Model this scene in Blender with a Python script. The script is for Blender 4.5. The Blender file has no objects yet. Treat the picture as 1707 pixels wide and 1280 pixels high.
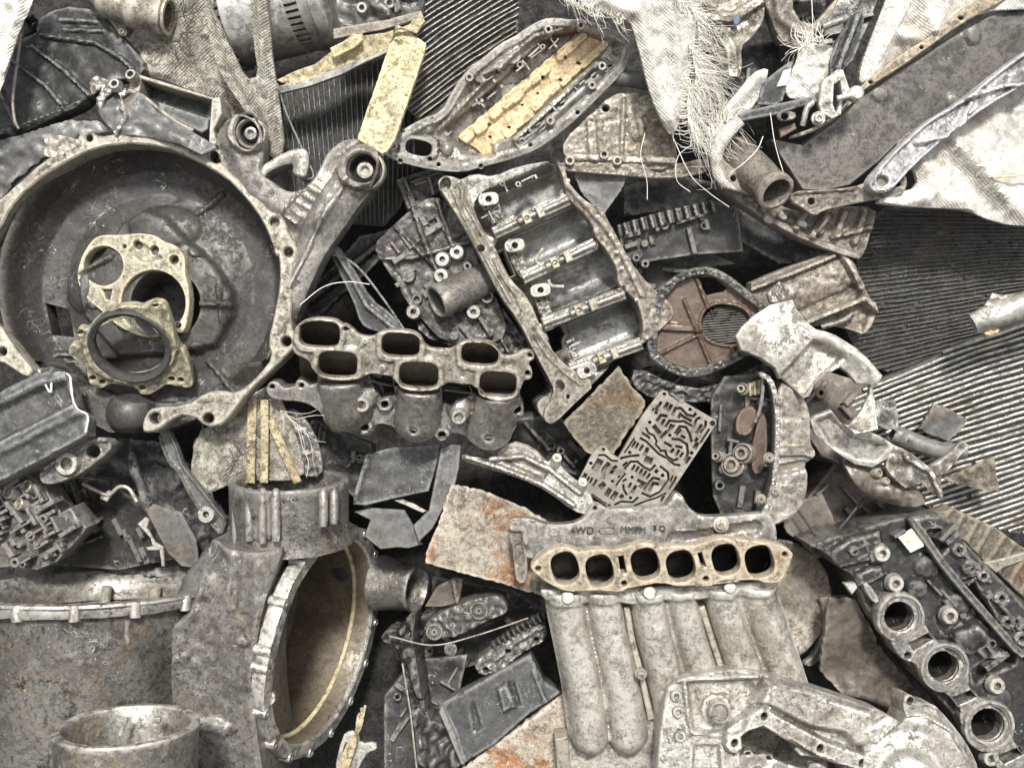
import bpy, math, random
import numpy as np
from mathutils import Vector, Matrix
from mathutils.geometry import delaunay_2d_cdt

# ------------------------------------------------------------------ camera, sky, sun, exposure
# local "heap" space: x right, y up the slope, z out of the slope; one unit is 0.8 mm
S = 0.0008
CX, CY = 853.5, 640.0
HFOV = math.radians(52)
D = 853.5 / math.tan(HFOV / 2)
TILT = Matrix.Rotation(math.radians(35), 4, 'X')
SC = bpy.context.scene
COL = SC.collection

cam_d = bpy.data.cameras.new('camera')
cam_d.sensor_fit = 'HORIZONTAL'
cam_d.angle = HFOV
cam_d.clip_start = 0.05
cam_d.clip_end = 200
cam = bpy.data.objects.new('camera', cam_d)
COL.objects.link(cam)
cam.matrix_world = TILT @ Matrix.Translation((0, 0, D * S))
SC.camera = cam

SUN_LOCAL = Vector((0.04, 0.52, 0.85)).normalized()
sw = (TILT.to_3x3() @ SUN_LOCAL).normalized()
sun_d = bpy.data.lights.new('sun', 'SUN')
sun_d.energy = 3.2
sun_d.angle = math.radians(8)
sun_d.color = (1.0, 0.98, 0.94)
sun = bpy.data.objects.new('sun', sun_d)
COL.objects.link(sun)
sun.rotation_euler = sw.to_track_quat('Z', 'Y').to_euler()
sun.location = sw * 6

W = bpy.data.worlds.new('World')
SC.world = W
W.use_nodes = True
wn = W.node_tree
bg = wn.nodes['Background']
sky = wn.nodes.new('ShaderNodeTexSky')
sky.sky_type = 'NISHITA'
sky.sun_disc = False
sky.sun_elevation = math.asin(sw.z)
sky.sun_rotation = math.atan2(sw.x, sw.y)
sky.air_density = 1.0
sky.dust_density = 4.0
hs = wn.nodes.new('ShaderNodeHueSaturation')
hs.inputs['Saturation'].default_value = 0.12
wn.links.new(sky.outputs[0], hs.inputs['Color'])
wn.links.new(hs.outputs[0], bg.inputs[0])
bg.inputs[1].default_value = 0.115
SC.view_settings.view_transform = 'Standard'
SC.view_settings.look = 'None'
SC.view_settings.exposure = 0.7
SC.view_settings.gamma = 1.0
SC.view_settings.use_curve_mapping = False

# ------------------------------------------------------------------ pixel -> place helpers
def crop(ox, oy, f):
    return lambda s: [(ox + float(a.split(',')[0]) / f, oy + float(a.split(',')[1]) / f) for a in s.split()]
q = 2.977
A, B, C = crop(0, 0, q), crop(570, 0, q), crop(1137, 0, q)
Dd, E, F = crop(0, 425, q), crop(570, 425, q), crop(1137, 425, q)
G, H, I = crop(0, 850, q), crop(570, 850, q), crop(1137, 850, q)
K, Mm, Vb = crop(720, 270, 2.909), crop(840, 830, 4.064), crop(940, 640, 5.564)
P = crop(0, 0, 1)

def pt(px, py, z=0.0):
    k = (D - z) / D
    return Vector(((px - CX) * k, (CY - py) * k, z))

class Fr:
    """a plane of the heap: origin seen at (cx, cy), height z, slopes tx (right) and ty (up)"""
    def __init__(s, cx, cy, z=0, tx=0, ty=0):
        s.o = pt(cx, cy, z)
        s.n = Vector((-tx, -ty, 1)).normalized()
        u = Vector((1, 0, tx)).normalized()
        s.u = u
        s.v = s.n.cross(u)
    def uv(s, pts, h=0.0):
        o = s.o + s.n * h
        out = []
        c = Vector((0, 0, D))
        for (x, y) in pts:
            d = Vector((x - CX, CY - y, -D))
            t = (o - c).dot(s.n) / d.dot(s.n)
            p = c + d * t - o
            out.append((p.dot(s.u), p.dot(s.v)))
        return np.array(out)
    def p3(s, x, y, h=0.0):
        a = s.uv([(x, y)], h)[0]
        return np.array((a[0], a[1], h))
    def px(s, uv, h=0.0):
        o = s.o + s.n * h
        X = o.x + uv[:, 0] * s.u.x + uv[:, 1] * s.v.x
        Y = o.y + uv[:, 0] * s.u.y + uv[:, 1] * s.v.y
        Z = o.z + uv[:, 0] * s.u.z + uv[:, 1] * s.v.z
        k = D / (D - Z)
        return CX + X * k, CY - Y * k
    def mat(s):
        m = Matrix.Identity(4)
        for i in range(3):
            m[i][0] = s.u[i]; m[i][1] = s.v[i]; m[i][2] = s.n[i]; m[i][3] = s.o[i] * S
        return TILT @ m
    def vec(s, x, y, z):
        """heap-space direction -> this frame"""
        w = Vector((x, y, z))
        return np.array((w.dot(s.u), w.dot(s.v), w.dot(s.n)))

def lump(u, v, seed=0, scale=30.0, n=7):
    r = random.Random(seed)
    z = np.zeros_like(u)
    for i in range(n):
        a = r.uniform(0, 2 * math.pi); k = 2 * math.pi / (scale * r.uniform(.5, 1.8)); ph = r.uniform(0, 6.28)
        z += np.sin(k * (u * math.cos(a) + v * math.sin(a)) + ph + 1.3 * np.sin(k * .6 * (v * math.cos(a) - u * math.sin(a)) + ph * 2))
    return z / n

def chaikin(p, it):
    p = np.asarray(p, float)
    for _ in range(it):
        n = np.roll(p, -1, 0)
        p = np.stack([p * .75 + n * .25, p * .25 + n * .75], 1).reshape(-1, 2)
    return p

def resample(p, step):
    out = []
    n = len(p)
    for i in range(n):
        a, b = p[i], p[(i + 1) % n]
        L = np.hypot(*(b - a))
        if L < 1e-6: continue
        m = max(1, int(math.ceil(L / step)))
        for k in range(m):
            out.append(a + (b - a) * k / m)
    o = [out[0]]
    for w in out[1:]:
        if np.hypot(*(w - o[-1])) > min(0.9, step * .3): o.append(w)
    return np.array(o)

def area(p):
    x, y = p[:, 0], p[:, 1]
    return .5 * np.sum(x * np.roll(y, -1) - np.roll(x, -1) * y)

def inset(p, d):
    """move a CCW ring inwards by d"""
    a = p - np.roll(p, 1, 0); b = np.roll(p, -1, 0) - p
    a /= np.linalg.norm(a, axis=1)[:, None] + 1e-9; b /= np.linalg.norm(b, axis=1)[:, None] + 1e-9
    t = a + b
    n = np.stack([-t[:, 1], t[:, 0]], 1)
    n /= np.linalg.norm(n, axis=1)[:, None] + 1e-9
    c = np.clip(np.abs(n[:, 0] * -a[:, 1] + n[:, 1] * a[:, 0]), .55, 1)
    return p + n * (d / c)[:, None]

def pin(X, Y, poly):
    poly = np.asarray(poly, float)
    r = np.zeros(X.shape, bool)
    n = len(poly)
    for i in range(n):
        x0, y0 = poly[i]; x1, y1 = poly[(i + 1) % n]
        if y0 == y1: continue
        m = ((y0 > Y) != (y1 > Y)) & (X < (x1 - x0) * (Y - y0) / (y1 - y0) + x0)
        r ^= m
    return r

def pd(X, Y, pts, closed=False):
    """distance to a polyline"""
    pts = np.asarray(pts, float)
    if len(pts) == 1: return np.hypot(X - pts[0][0], Y - pts[0][1])
    d = np.full(X.shape, 1e9)
    m = len(pts) if closed else len(pts) - 1
    for i in range(m):
        a, b = pts[i], pts[(i + 1) % len(pts)]
        ab = b - a
        t = np.clip(((X - a[0]) * ab[0] + (Y - a[1]) * ab[1]) / (ab @ ab + 1e-9), 0, 1)
        d = np.minimum(d, np.hypot(X - a[0] - t * ab[0], Y - a[1] - t * ab[1]))
    return d

def sstep(x): x = np.clip(x, 0, 1); return x * x * (3 - 2 * x)
def ridge(X, Y, pts, r, h): d = pd(X, Y, pts) / r; return h * np.sqrt(np.clip(1 - d * d, 0, 1))
def flat(X, Y, pts, r, h, s=3.0):
    s = max(s, 4.0)
    return h * sstep((r - pd(X, Y, pts)) / s + .5)
def area_h(X, Y, poly, h, s=4.0):
    d = pd(X, Y, poly, True) * np.where(pin(X, Y, poly), 1, -1)
    return h * sstep(d / s + .5)
def rimd(X, Y, poly): return pd(X, Y, poly, True) * np.where(pin(X, Y, poly), 1, -1)
def dome(X, Y, cx, cy, rx, ry, h): return h * np.sqrt(np.clip(1 - ((X - cx) / rx) ** 2 - ((Y - cy) / ry) ** 2, 0, 1))
def cyl(X, Y, cx, cy, R, h, s=3.0): return h * sstep((R - np.hypot(X - cx, Y - cy)) / s + .5)

def smax(zs, k=4.0):
    m = np.maximum.reduce(zs)
    return m + k * np.log(sum(np.exp((z - m) / k) for z in zs))
def put(z, k, base): return np.maximum(z, np.where(k > .02, base + k, -9e3))
def ell(cx, cy, rx, ry=None, rot=0, n=40, p=2.0):
    ry = rx if ry is None else ry
    out = []
    for i in range(n):
        a = 2 * math.pi * i / n
        c, s_ = math.cos(a), math.sin(a)
        x = rx * math.copysign(abs(c) ** (2 / p), c); y = ry * math.copysign(abs(s_) ** (2 / p), s_)
        r = math.radians(rot)
        out.append((cx + x * math.cos(r) - y * math.sin(r), cy + x * math.sin(r) + y * math.cos(r)))
    return out

def slot(pts, w, cap=True):
    """outline of a thick polyline (a groove), in pixels"""
    p = np.asarray(pts, float); n = len(p)
    L, R = [], []
    for i in range(n):
        a = p[i] - p[i - 1] if i else p[1] - p[0]
        b = p[i + 1] - p[i] if i < n - 1 else a
        a = a / (np.hypot(*a) + 1e-9); b = b / (np.hypot(*b) + 1e-9)
        t = a + b; t /= np.hypot(*t) + 1e-9
        nn = np.array((-t[1], t[0])); c = max(.5, abs(nn @ np.array((-a[1], a[0]))))
        e = t * (w * .3 if cap else 0) * (-1 if i == 0 else 1 if i == n - 1 else 0)
        L.append(p[i] + nn * w / 2 / c + e); R.append(p[i] - nn * w / 2 / c + e)
    return [tuple(x) for x in L + R[::-1]]

# ------------------------------------------------------------------ mesh builder
class MB:
    def __init__(s): s.V = []; s.F = []; s.n = 0
    def add(s, V, Fc):
        V = np.asarray(V, float)
        o = s.n
        s.V.append(V); s.n += len(V)
        s.F.extend([tuple(i + o for i in f) for f in Fc])
    def build(s, name, mat, parent=None, label=None, ang=38, rough=0.0, seed=1, fr=None):
        V = np.concatenate(s.V)
        if rough:
            u, v, w = V[:, 0], V[:, 1], V[:, 2]
            V = V + np.stack([lump(v, w, seed, 26), lump(u, w, seed + 1, 26), lump(u, v, seed + 2, 26)], 1) * rough
        me = bpy.data.meshes.new(name)
        me.from_pydata((V * S).tolist(), [], s.F)
        me.validate()
        me.polygons.foreach_set('use_smooth', [True] * len(me.polygons))
        me.set_sharp_from_angle(angle=math.radians(ang))
        me.materials.append(MAT[mat] if isinstance(mat, str) else mat)
        me.update()
        o = bpy.data.objects.new(name, me)
        COL.objects.link(o)
        if parent is not None: o.parent = parent
        elif fr is not None: o.matrix_world = fr.mat()
        if label: o['label'] = label
        return o

def thing(name, label, cat, fr, group=None):
    o = bpy.data.objects.new(name, None)
    o.empty_display_size = .02
    COL.objects.link(o)
    o.matrix_world = fr.mat()
    return tag(o, label, cat, group)

def tag(o, label, cat, group=None):
    o['label'] = label; o['category'] = cat
    if group: o['group'] = group
    return o

_rs = [0]
def relief(mb, fr, outline, holes=(), h=None, z=0.0, thick=12.0, sp=8.0, bev=1.5, sm=2, hsm=0, rough=.5, base=None, back=True):
    """a solid plate traced in the frame's plane with real holes, thickness, rounded edges and a height field"""
    _rs[0] += 1
    if sp: sp = max(2.4, sp * .62)
    ring0 = resample(chaikin(fr.uv(outline, z), sm), (sp or 40) * .8)
    if area(ring0) < 0: ring0 = ring0[::-1]
    rings = [ring0]
    for hl in holes:
        r = resample(chaikin(fr.uv(hl, z), hsm), (sp or 40) * .8)
        if area(r) < 0: r = r[::-1]
        rings.append(r)
    ins = [inset(rings[0], bev)] + [inset(r, -bev) for r in rings[1:]]
    pts = []; edges = []; idx = []
    for r in ins:
        b = len(pts)
        pts += [tuple(x) for x in r]
        edges += [(b + i, b + (i + 1) % len(r)) for i in range(len(r))]
        idx.append(list(range(b, b + len(r))))
    if sp:
        lo, hi = ins[0].min(0), ins[0].max(0)
        xs = np.arange(lo[0], hi[0], sp); ys = np.arange(lo[1], hi[1], sp * .87)
        gx, gy = np.meshgrid(xs, ys)
        gx = gx + (np.arange(len(ys)) % 2)[:, None] * sp * .5
        gx, gy = gx.ravel(), gy.ravel()
        rr = np.random.RandomState(_rs[0])
        gx = gx + rr.uniform(-.12, .12, gx.shape) * sp; gy = gy + rr.uniform(-.12, .12, gy.shape) * sp
        k = pin(gx, gy, ins[0])
        for r in ins[1:]: k &= ~pin(gx, gy, r)
        gx, gy = gx[k], gy[k]
        if len(gx):
            allr = np.concatenate(ins)
            keep = np.ones(len(gx), bool)
            for c in range(0, len(allr), 200):
                a = allr[c:c + 200]
                keep &= (np.hypot(gx[:, None] - a[None, :, 0], gy[:, None] - a[None, :, 1]).min(1) > sp * .5)
            pts += list(zip(gx[keep].tolist(), gy[keep].tolist()))
    vs, es, fs, ov, oe, of = delaunay_2d_cdt([Vector(p) for p in pts], edges, [], 1, 1e-4)
    inv = {}
    for i, l in enumerate(ov):
        for j in l: inv[j] = i
    uv = np.array([(v[0], v[1]) for v in vs])
    X, Y = fr.px(uv, z)
    Z = np.full(len(uv), float(z))
    if h is not None: Z = Z + h(X, Y)
    if rough: Z = Z + rough * lump(uv[:, 0], uv[:, 1], _rs[0], 38)
    zb = z - thick if base is None else base
    V = [np.column_stack([uv, Z])]
    Fc = []
    fa = np.array([list(f) for f in fs])
    cen = uv[fa].mean(1)
    ok = np.ones(len(fa), bool)
    for r in ins[1:]: ok &= ~pin(cen[:, 0], cen[:, 1], r)
    for f in fa[ok].tolist():
        a, b, c = uv[f[0]], uv[f[1]], uv[f[2]]
        Fc.append(tuple(f) if (b[0] - a[0]) * (c[1] - a[1]) - (b[1] - a[1]) * (c[0] - a[0]) > 0 else tuple(f[::-1]))
    n = len(uv)
    if back:
        V.append(np.column_stack([uv, np.full(n, zb)]))
        Fc += [tuple(i + n for i in f[::-1]) for f in Fc[:]]
        n *= 2
    for ri, (r, ix) in enumerate(zip(rings, idx)):
        ti = [inv.get(i) for i in ix]
        if any(t is None for t in ti): continue
        zt = Z[ti]
        m = len(r)
        V.append(np.column_stack([r, zt - bev])); V.append(np.column_stack([r, np.minimum(zt - bev - .1, np.full(m, zb))]))
        for i in range(m):
            j = (i + 1) % m
            a = [(ti[i], n + i, n + j, ti[j]), (n + i, n + m + i, n + m + j, n + j)]
            if ri: a = [x[::-1] for x in a]
            Fc += a
        n += 2 * m
    mb.add(np.concatenate(V), Fc)

def _basis(ax):
    ax = np.asarray(ax, float); ax = ax / np.linalg.norm(ax)
    t = np.array((1., 0, 0)) if abs(ax[0]) < .8 else np.array((0, 1., 0))
    a = np.cross(ax, t); a /= np.linalg.norm(a)
    return ax, a, np.cross(ax, a)

def lathe(mb, o, ax, prof, segs=32, a0=0.0, a1=360.0, wob=0.0):
    ax, a, b = _basis(ax)
    o = np.asarray(o, float)
    full = abs(a1 - a0) >= 359.9
    m = segs if full else segs + 1
    V = []
    for (r, t) in prof:
        for i in range(m):
            th = math.radians(a0 + (a1 - a0) * i / segs)
            rr = r * (1 + wob * math.sin(3 * th + t * .05) * .5 + wob * .5 * math.sin(7 * th))
            V.append(o + ax * t + a * rr * math.cos(th) + b * rr * math.sin(th))
    Fc = []
    for k in range(len(prof) - 1):
        for i in range(segs):
            j = (i + 1) % m
            Fc.append((k * m + i, k * m + j, (k + 1) * m + j, (k + 1) * m + i))
    mb.add(V, Fc)

def boss(mb, p, R, r, h, depth=None, skirt=1.25, segs=20, ax=(0, 0, 1)):
    """a raised round boss with a blind bolt hole"""
    dp = h * .9 + 3 if depth is None else depth
    lathe(mb, p, ax, [(R * skirt, -3), (R * 1.04, h * .5), (R, h - .8), (R - .8, h), (r + .8, h), (r, h - .8), (r, h - dp), (.01, h - dp)][::1], segs)

def bolt(mb, p, R, h, ax=(0, 0, 1), washer=True):
    if washer: lathe(mb, p, ax, [(R * 1.45, -2), (R * 1.45, h * .25), (R * 1.3, h * .35), (R * .5, h * .35)], 18)
    lathe(mb, p, ax, [(R, h * .2), (R, h * .9), (R * .86, h), (R * .5, h), (R * .4, h * .8), (.01, h * .8)], 6)

def tube(mb, path, rad, segs=14, cap=True, wall=0.0):
    path = np.asarray(path, float); n = len(path)
    rad = np.full(n, float(rad)) if np.isscalar(rad) else np.asarray(rad, float)
    tg = np.gradient(path, axis=0); tg /= np.linalg.norm(tg, axis=1)[:, None] + 1e-9
    _, a, _ = _basis(tg[0])
    V = []; Fc = []
    def shell(rd, flip, base):
        aa = a.copy()
        for i in range(n):
            aa = aa - tg[i] * (aa @ tg[i]); aa /= np.linalg.norm(aa) + 1e-9
            b = np.cross(tg[i], aa)
            for k in range(segs):
                th = 2 * math.pi * k / segs
                V.append(path[i] + rd[i] * (aa * math.cos(th) + b * math.sin(th)))
        for i in range(n - 1):
            for k in range(segs):
                j = (k + 1) % segs
                f = (base + i * segs + k, base + i * segs + j, base + (i + 1) * segs + j, base + (i + 1) * segs + k)
                Fc.append(f[::-1] if flip else f)
    shell(rad, False, 0)
    if wall:
        m = n * segs
        shell(rad - wall, True, m)
        for e in (0, n - 1):
            for k in range(segs):
                j = (k + 1) % segs
                f = (e * segs + k, m + e * segs + k, m + e * segs + j, e * segs + j)
                Fc.append(f if e == 0 else f[::-1])
    elif cap:
        Fc.append(tuple(range(segs))[::-1]); Fc.append(tuple((n - 1) * segs + k for k in range(segs)))
    mb.add(V, Fc)

def spline(pts, n=24):
    """Catmull-Rom through points of any dimension"""
    p = np.asarray(pts, float)
    if len(p) < 3: return np.array([p[0] + (p[-1] - p[0]) * t for t in np.linspace(0, 1, n)])
    e = np.vstack([2 * p[0] - p[1], p, 2 * p[-1] - p[-2]])
    out = []
    for t in np.linspace(0, len(p) - 1 - 1e-6, n):
        i = int(t); f = t - i
        a, b, c, d = e[i:i + 4]
        out.append(.5 * ((2 * b) + (c - a) * f + (2 * a - 5 * b + 4 * c - d) * f ** 2 + (3 * b - a - 3 * c + d) * f ** 3))
    return np.array(out)

def path3(fr, pts, n=24):
    """[(px, py, h), ...] -> smooth path in frame coordinates"""
    return spline([fr.p3(x, y, h) for x, y, h in pts], n)

def ragged(pts, amp=1.6, step=7, seed=1):
    r = np.random.RandomState(seed); p = resample(np.asarray(pts, float), step)
    return [tuple(x) for x in p + r.normal(0, amp, p.shape)]
def greeble(mb, fr, poly, n, seed, z=0., size=14, hi=14, ang=None):
    """cast-on ribs, pads and bosses standing on a casting"""
    rr = random.Random(seed); pl = np.asarray(poly, float); lo, hi_ = pl.min(0), pl.max(0); k = 0; tries = 0
    base = rr.uniform(0, 180) if ang is None else ang
    while k < n and tries < n * 30:
        tries += 1
        x, y = rr.uniform(lo[0], hi_[0]), rr.uniform(lo[1], hi_[1])
        if rimd(np.array([x]), np.array([y]), pl)[0] < size * .55: continue
        k += 1
        a = math.radians(base + rr.choice((0, 90, 0, 90, 0)) + rr.gauss(0, 3)); l = size * rr.uniform(.6, 2.6); w = size * rr.uniform(.16, .5); h = hi * rr.uniform(.3, 1)
        t = rr.random()
        if t < .8:
            dx, dy = math.cos(a) * l / 2, -math.sin(a) * l / 2
            relief(mb, fr, slot([(x - dx, y - dy), (x + dx, y + dy)], w, False), z=z + h, thick=h + 14, sp=None, bev=min(1.2, w * .2), sm=0, rough=0)
        elif t < .92:
            R = size * rr.uniform(.28, .55); boss(mb, fr.p3(x, y, z), R, R * rr.uniform(.35, .6), h)
        else:
            R = size * rr.uniform(.2, .4); lathe(mb, fr.p3(x, y, z), (0, 0, 1), [(R * 1.15, -10), (R, h * .8), (R * .8, h), (.1, h)], 18)

def box(mb, fr, a, b, w, z0, z1, bev=1.0):
    """a bar from pixel a to pixel b, width w, between heights z0 and z1"""
    relief(mb, fr, slot([a, b], w, False), z=z1, thick=z1 - z0, sp=None, bev=bev, sm=0, rough=0)

def words(mb, fr, txt, x, y, size, ang, z, ext=1.2):
    cu = bpy.data.curves.new('t', 'FONT')
    cu.body = txt; cu.size = size; cu.extrude = ext; cu.align_x = 'CENTER'; cu.align_y = 'CENTER'; cu.bevel_depth = .25
    ob = bpy.data.objects.new('t', cu); COL.objects.link(ob)
    dg = bpy.context.evaluated_depsgraph_get(); dg.update()
    me = bpy.data.meshes.new_from_object(ob.evaluated_get(dg))
    c = fr.p3(x, y, z); r = math.radians(ang)
    V = np.array([v.co[:] for v in me.vertices])
    R = np.array([[math.cos(r), -math.sin(r), 0], [math.sin(r), math.cos(r), 0], [0, 0, 1]])
    mb.add(V @ R.T + c, [tuple(p.vertices) for p in me.polygons])
    bpy.data.objects.remove(ob); bpy.data.curves.remove(cu); bpy.data.meshes.remove(me)

# ------------------------------------------------------------------ materials
MAT = {}
def mat(name, base, grime, g=.5, speck=.5, metal=.3, rough=.55, bump=.5, rust=0., rustc=(.22, .075, .025), light=.25, lightc=None,
        scr=0., wear=.5, blotch=16., weave=0., fine=420., stripe=0.):
    m = bpy.data.materials.new(name); m.use_nodes = True
    nt = m.node_tree; N = nt.nodes; L = nt.links
    b = N['Principled BSDF']
    tc = N.new('ShaderNodeTexCoord'); oi = N.new('ShaderNodeObjectInfo')
    ad = N.new('ShaderNodeVectorMath'); ad.operation = 'MULTIPLY_ADD'
    cmb = N.new('ShaderNodeCombineXYZ')
    for i in range(3): L.new(oi.outputs['Random'], cmb.inputs[i])
    L.new(cmb.outputs[0], ad.inputs[0]); ad.inputs[1].default_value = (3.1, 5.7, 4.3)
    L.new(tc.outputs['Object'], ad.inputs[2])
    co = ad.outputs[0]
    def noise(sc, det=5, ro=.6, dist=0., off=0.):
        n = N.new('ShaderNodeTexNoise'); n.inputs['Scale'].default_value = sc; n.inputs['Detail'].default_value = det
        n.inputs['Roughness'].default_value = ro; n.inputs['Distortion'].default_value = dist
        if off:
            a = N.new('ShaderNodeVectorMath'); a.inputs[1].default_value = (off, off * .7, -off); L.new(co, a.inputs[0]); L.new(a.outputs[0], n.inputs['Vector'])
        else: L.new(co, n.inputs['Vector'])
        return n.outputs['Fac']
    def ramp(x, lo, hi):
        r = N.new('ShaderNodeMapRange'); r.interpolation_type = 'SMOOTHSTEP'
        r.inputs['From Min'].default_value = lo; r.inputs['From Max'].default_value = hi
        L.new(x, r.inputs['Value']); return r.outputs[0]
    def math_(op, x, y):
        k = N.new('ShaderNodeMath'); k.operation = op
        for i, w in enumerate((x, y)):
            if isinstance(w, (int, float)): k.inputs[i].default_value = w
            else: L.new(w, k.inputs[i])
        return k.outputs[0]
    def mix(f, x, y):
        k = N.new('ShaderNodeMix'); k.data_type = 'RGBA'
        if isinstance(f, (int, float)): k.inputs[0].default_value = f
        else: L.new(f, k.inputs[0])
        for i, w in ((6, x), (7, y)):
            if isinstance(w, tuple): k.inputs[i].default_value = (*w, 1)
            else: L.new(w, k.inputs[i])
        return k.outputs[2]
    big = noise(blotch, 9, .72, .5); med = noise(95, 7, .7); fin = noise(fine * .42, 7, .82)
    lightc = lightc or tuple(min(.8, c * 1.55 + .04) for c in base)
    dark = tuple(c * .3 for c in grime)
    gm = math_('ADD', math_('MULTIPLY', big, .6), math_('MULTIPLY', med, .4))
    mask = ramp(gm, .575 - g * .2, .66 - g * .2)
    c = mix(math_('MULTIPLY', mask, .8), base, grime)
    # broad tonal drift: oil film against dry dust
    drift = noise(5.5, 4, .6, .8, 2.2)
    c = mix(math_('MULTIPLY', ramp(drift, .50, .64), .5), c, grime)
    c = mix(math_('MULTIPLY', ramp(noise(30, 7, .75, .3, 6.1), .54, .62), .5), c, tuple(x * .6 for x in grime))
    if metal >= .3:      # brown oil varnish in broad runs
        ol = ramp(noise(8.5, 6, .7, 1.2, 11.3), .53, .62)
        c = mix(math_('MULTIPLY', ol, .5), c, mix(ramp(med, .4, .6), (.10, .068, .038), (.23, .175, .11)))
    if rust:
        r1 = ramp(math_('ADD', math_('MULTIPLY', noise(blotch * .8, 8, .7, .6, 3.3), .75), math_('MULTIPLY', fin, .25)), .66 - rust * .25, .71 - rust * .25)
        c = mix(math_('MULTIPLY', r1, .9), c, mix(ramp(med, .4, .62), tuple(x * .45 for x in rustc), rustc))
    pits = None
    if light:
        c = mix(math_('MULTIPLY', ramp(noise(130, 10, .95, 0, 7.7), .525, .575), min(1, light * 1.3)), c, lightc)
    if speck:
        c = mix(math_('MULTIPLY', ramp(fin, .485, .42), speck * .85), c, dark)
        pits = ramp(math_('ADD', math_('MULTIPLY', noise(55, 10, .92, .3, 1.9), .75), math_('MULTIPLY', big, .25)), .478, .43)
        c = mix(math_('MULTIPLY', pits, min(1, speck * 1.1)), c, dark)
    if scr:
        n = noise(38, 2, .5, 1.2, 5.1)
        ln = ramp(math_('ABSOLUTE', math_('SUBTRACT', n, .5), 0), .006, .0025)
        ln = math_('MULTIPLY', ln, ramp(noise(22, 3, .5, 0, 9.2), .55, .6))
        c = mix(math_('MULTIPLY', ln, scr), c, (.62, .6, .56))
    geo = N.new('ShaderNodeNewGeometry')
    if wear:
        wm = math_('MULTIPLY', ramp(geo.outputs['Pointiness'], .505, .55), ramp(med, .36, .52))
        c = mix(math_('MULTIPLY', wm, wear), c, lightc)
    pv = N.new('ShaderNodeMapRange'); pv.inputs['To Min'].default_value = .82; pv.inputs['To Max'].default_value = 1.12
    L.new(oi.outputs['Random'], pv.inputs['Value'])
    hv_ = N.new('ShaderNodeHueSaturation'); L.new(pv.outputs[0], hv_.inputs['Value']); L.new(c, hv_.inputs['Color']); c = hv_.outputs[0]
    bh = math_('ADD', math_('MULTIPLY', fin, .35), math_('MULTIPLY', med, .75))
    if weave:
        sep = N.new('ShaderNodeSeparateXYZ'); L.new(tc.outputs['Object'], sep.inputs[0])
        w1 = math_('SINE', math_('ADD', math_('MULTIPLY', sep.outputs[0], weave), math_('MULTIPLY', big, 9)), 0)
        w2 = math_('SINE', math_('ADD', math_('MULTIPLY', sep.outputs[1], weave), math_('MULTIPLY', big, 9)), 0)
        ww = math_('MULTIPLY', w1, w2)
        bh = math_('ADD', bh, math_('MULTIPLY', ww, .35))
        c = mix(math_('MULTIPLY', ramp(ww, .1, -.7), .45), c, tuple(x * .5 for x in base))
    if stripe:
        sep = N.new('ShaderNodeSeparateXYZ'); L.new(tc.outputs['Object'], sep.inputs[0])
        w1 = math_('SINE', math_('MULTIPLY', sep.outputs[0], stripe), 0)
        bh = math_('ADD', bh, math_('MULTIPLY', w1, .6))
    L.new(c, b.inputs['Base Color'])
    rr = N.new('ShaderNodeMapRange'); rr.inputs['From Min'].default_value = .3; rr.inputs['From Max'].default_value = .7
    rr.inputs['To Min'].default_value = max(.12, rough - .16); rr.inputs['To Max'].default_value = min(1, rough + .2)
    L.new(med, rr.inputs['Value']); L.new(rr.outputs[0], b.inputs['Roughness'])
    if metal:
        L.new(math_('MULTIPLY', math_('SUBTRACT', 1.0, math_('MULTIPLY', mask, .75)), metal), b.inputs['Metallic'])
    bp = N.new('ShaderNodeBump'); bp.inputs['Strength'].default_value = bump; bp.inputs['Distance'].default_value = .0022
    if pits is not None: bh = math_('SUBTRACT', bh, math_('MULTIPLY', pits, .4))
    L.new(bh, bp.inputs['Height']); L.new(bp.outputs[0], b.inputs['Normal'])
    MAT[name] = m
    return m

mat('alu', (.365,.348,.315), (.085,.074,.06), g=.46, speck=.5, metal=.75, rough=.36, bump=.4, light=.35, wear=.5)
mat('alu_pale', (.45,.428,.385), (.15,.13,.10), g=.34, speck=.6, metal=.65, rough=.4, light=.35, wear=.5)
mat('alu_runner', (.53,.50,.44), (.17,.142,.105), g=.34, speck=.55, metal=.45, rough=.42, light=.3, wear=.4)
mat('alu_tan', (.37,.342,.28), (.105,.085,.06), g=.46, speck=.75, metal=.5, rough=.46, light=.4, wear=.5)
mat('alu_grey', (.215,.203,.183), (.055,.048,.042), g=.45, speck=.7, metal=.55, rough=.42, light=.3, scr=.9)
mat('alu_oily', (.15,.143,.132), (.038,.035,.031), g=.5, speck=.6, metal=.45, rough=.4, light=.4, scr=.5, wear=.7)
mat('alu_brown', (.26,.23,.188), (.078,.062,.048), g=.52, speck=.65, metal=.3, rough=.5, light=.3, wear=.6)
mat('steel', (.52, .50, .46), (.18, .165, .14), g=.3, speck=.4, metal=.8, rough=.4, bump=.25, light=.3)
mat('bore', (.26,.26,.248), (.095,.092,.085), g=.42, speck=.3, metal=.8, rough=.4, bump=.2, light=.2, blotch=9)
mat('bowl', (.07,.064,.058), (.028,.025,.023), g=.42, speck=.35, metal=.2, rough=.42, bump=.4, light=.25, lightc=(.2, .19, .17), scr=.6, wear=.5, blotch=9)
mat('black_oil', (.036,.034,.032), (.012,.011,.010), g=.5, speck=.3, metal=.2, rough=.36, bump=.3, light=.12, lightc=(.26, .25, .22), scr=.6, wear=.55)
mat('plastic', (.027,.026,.0255), (.012,.0115,.011), g=.45, speck=.2, metal=0, rough=.42, bump=.4, light=.25, lightc=(.22, .22, .21), scr=.6, wear=.9)
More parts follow.
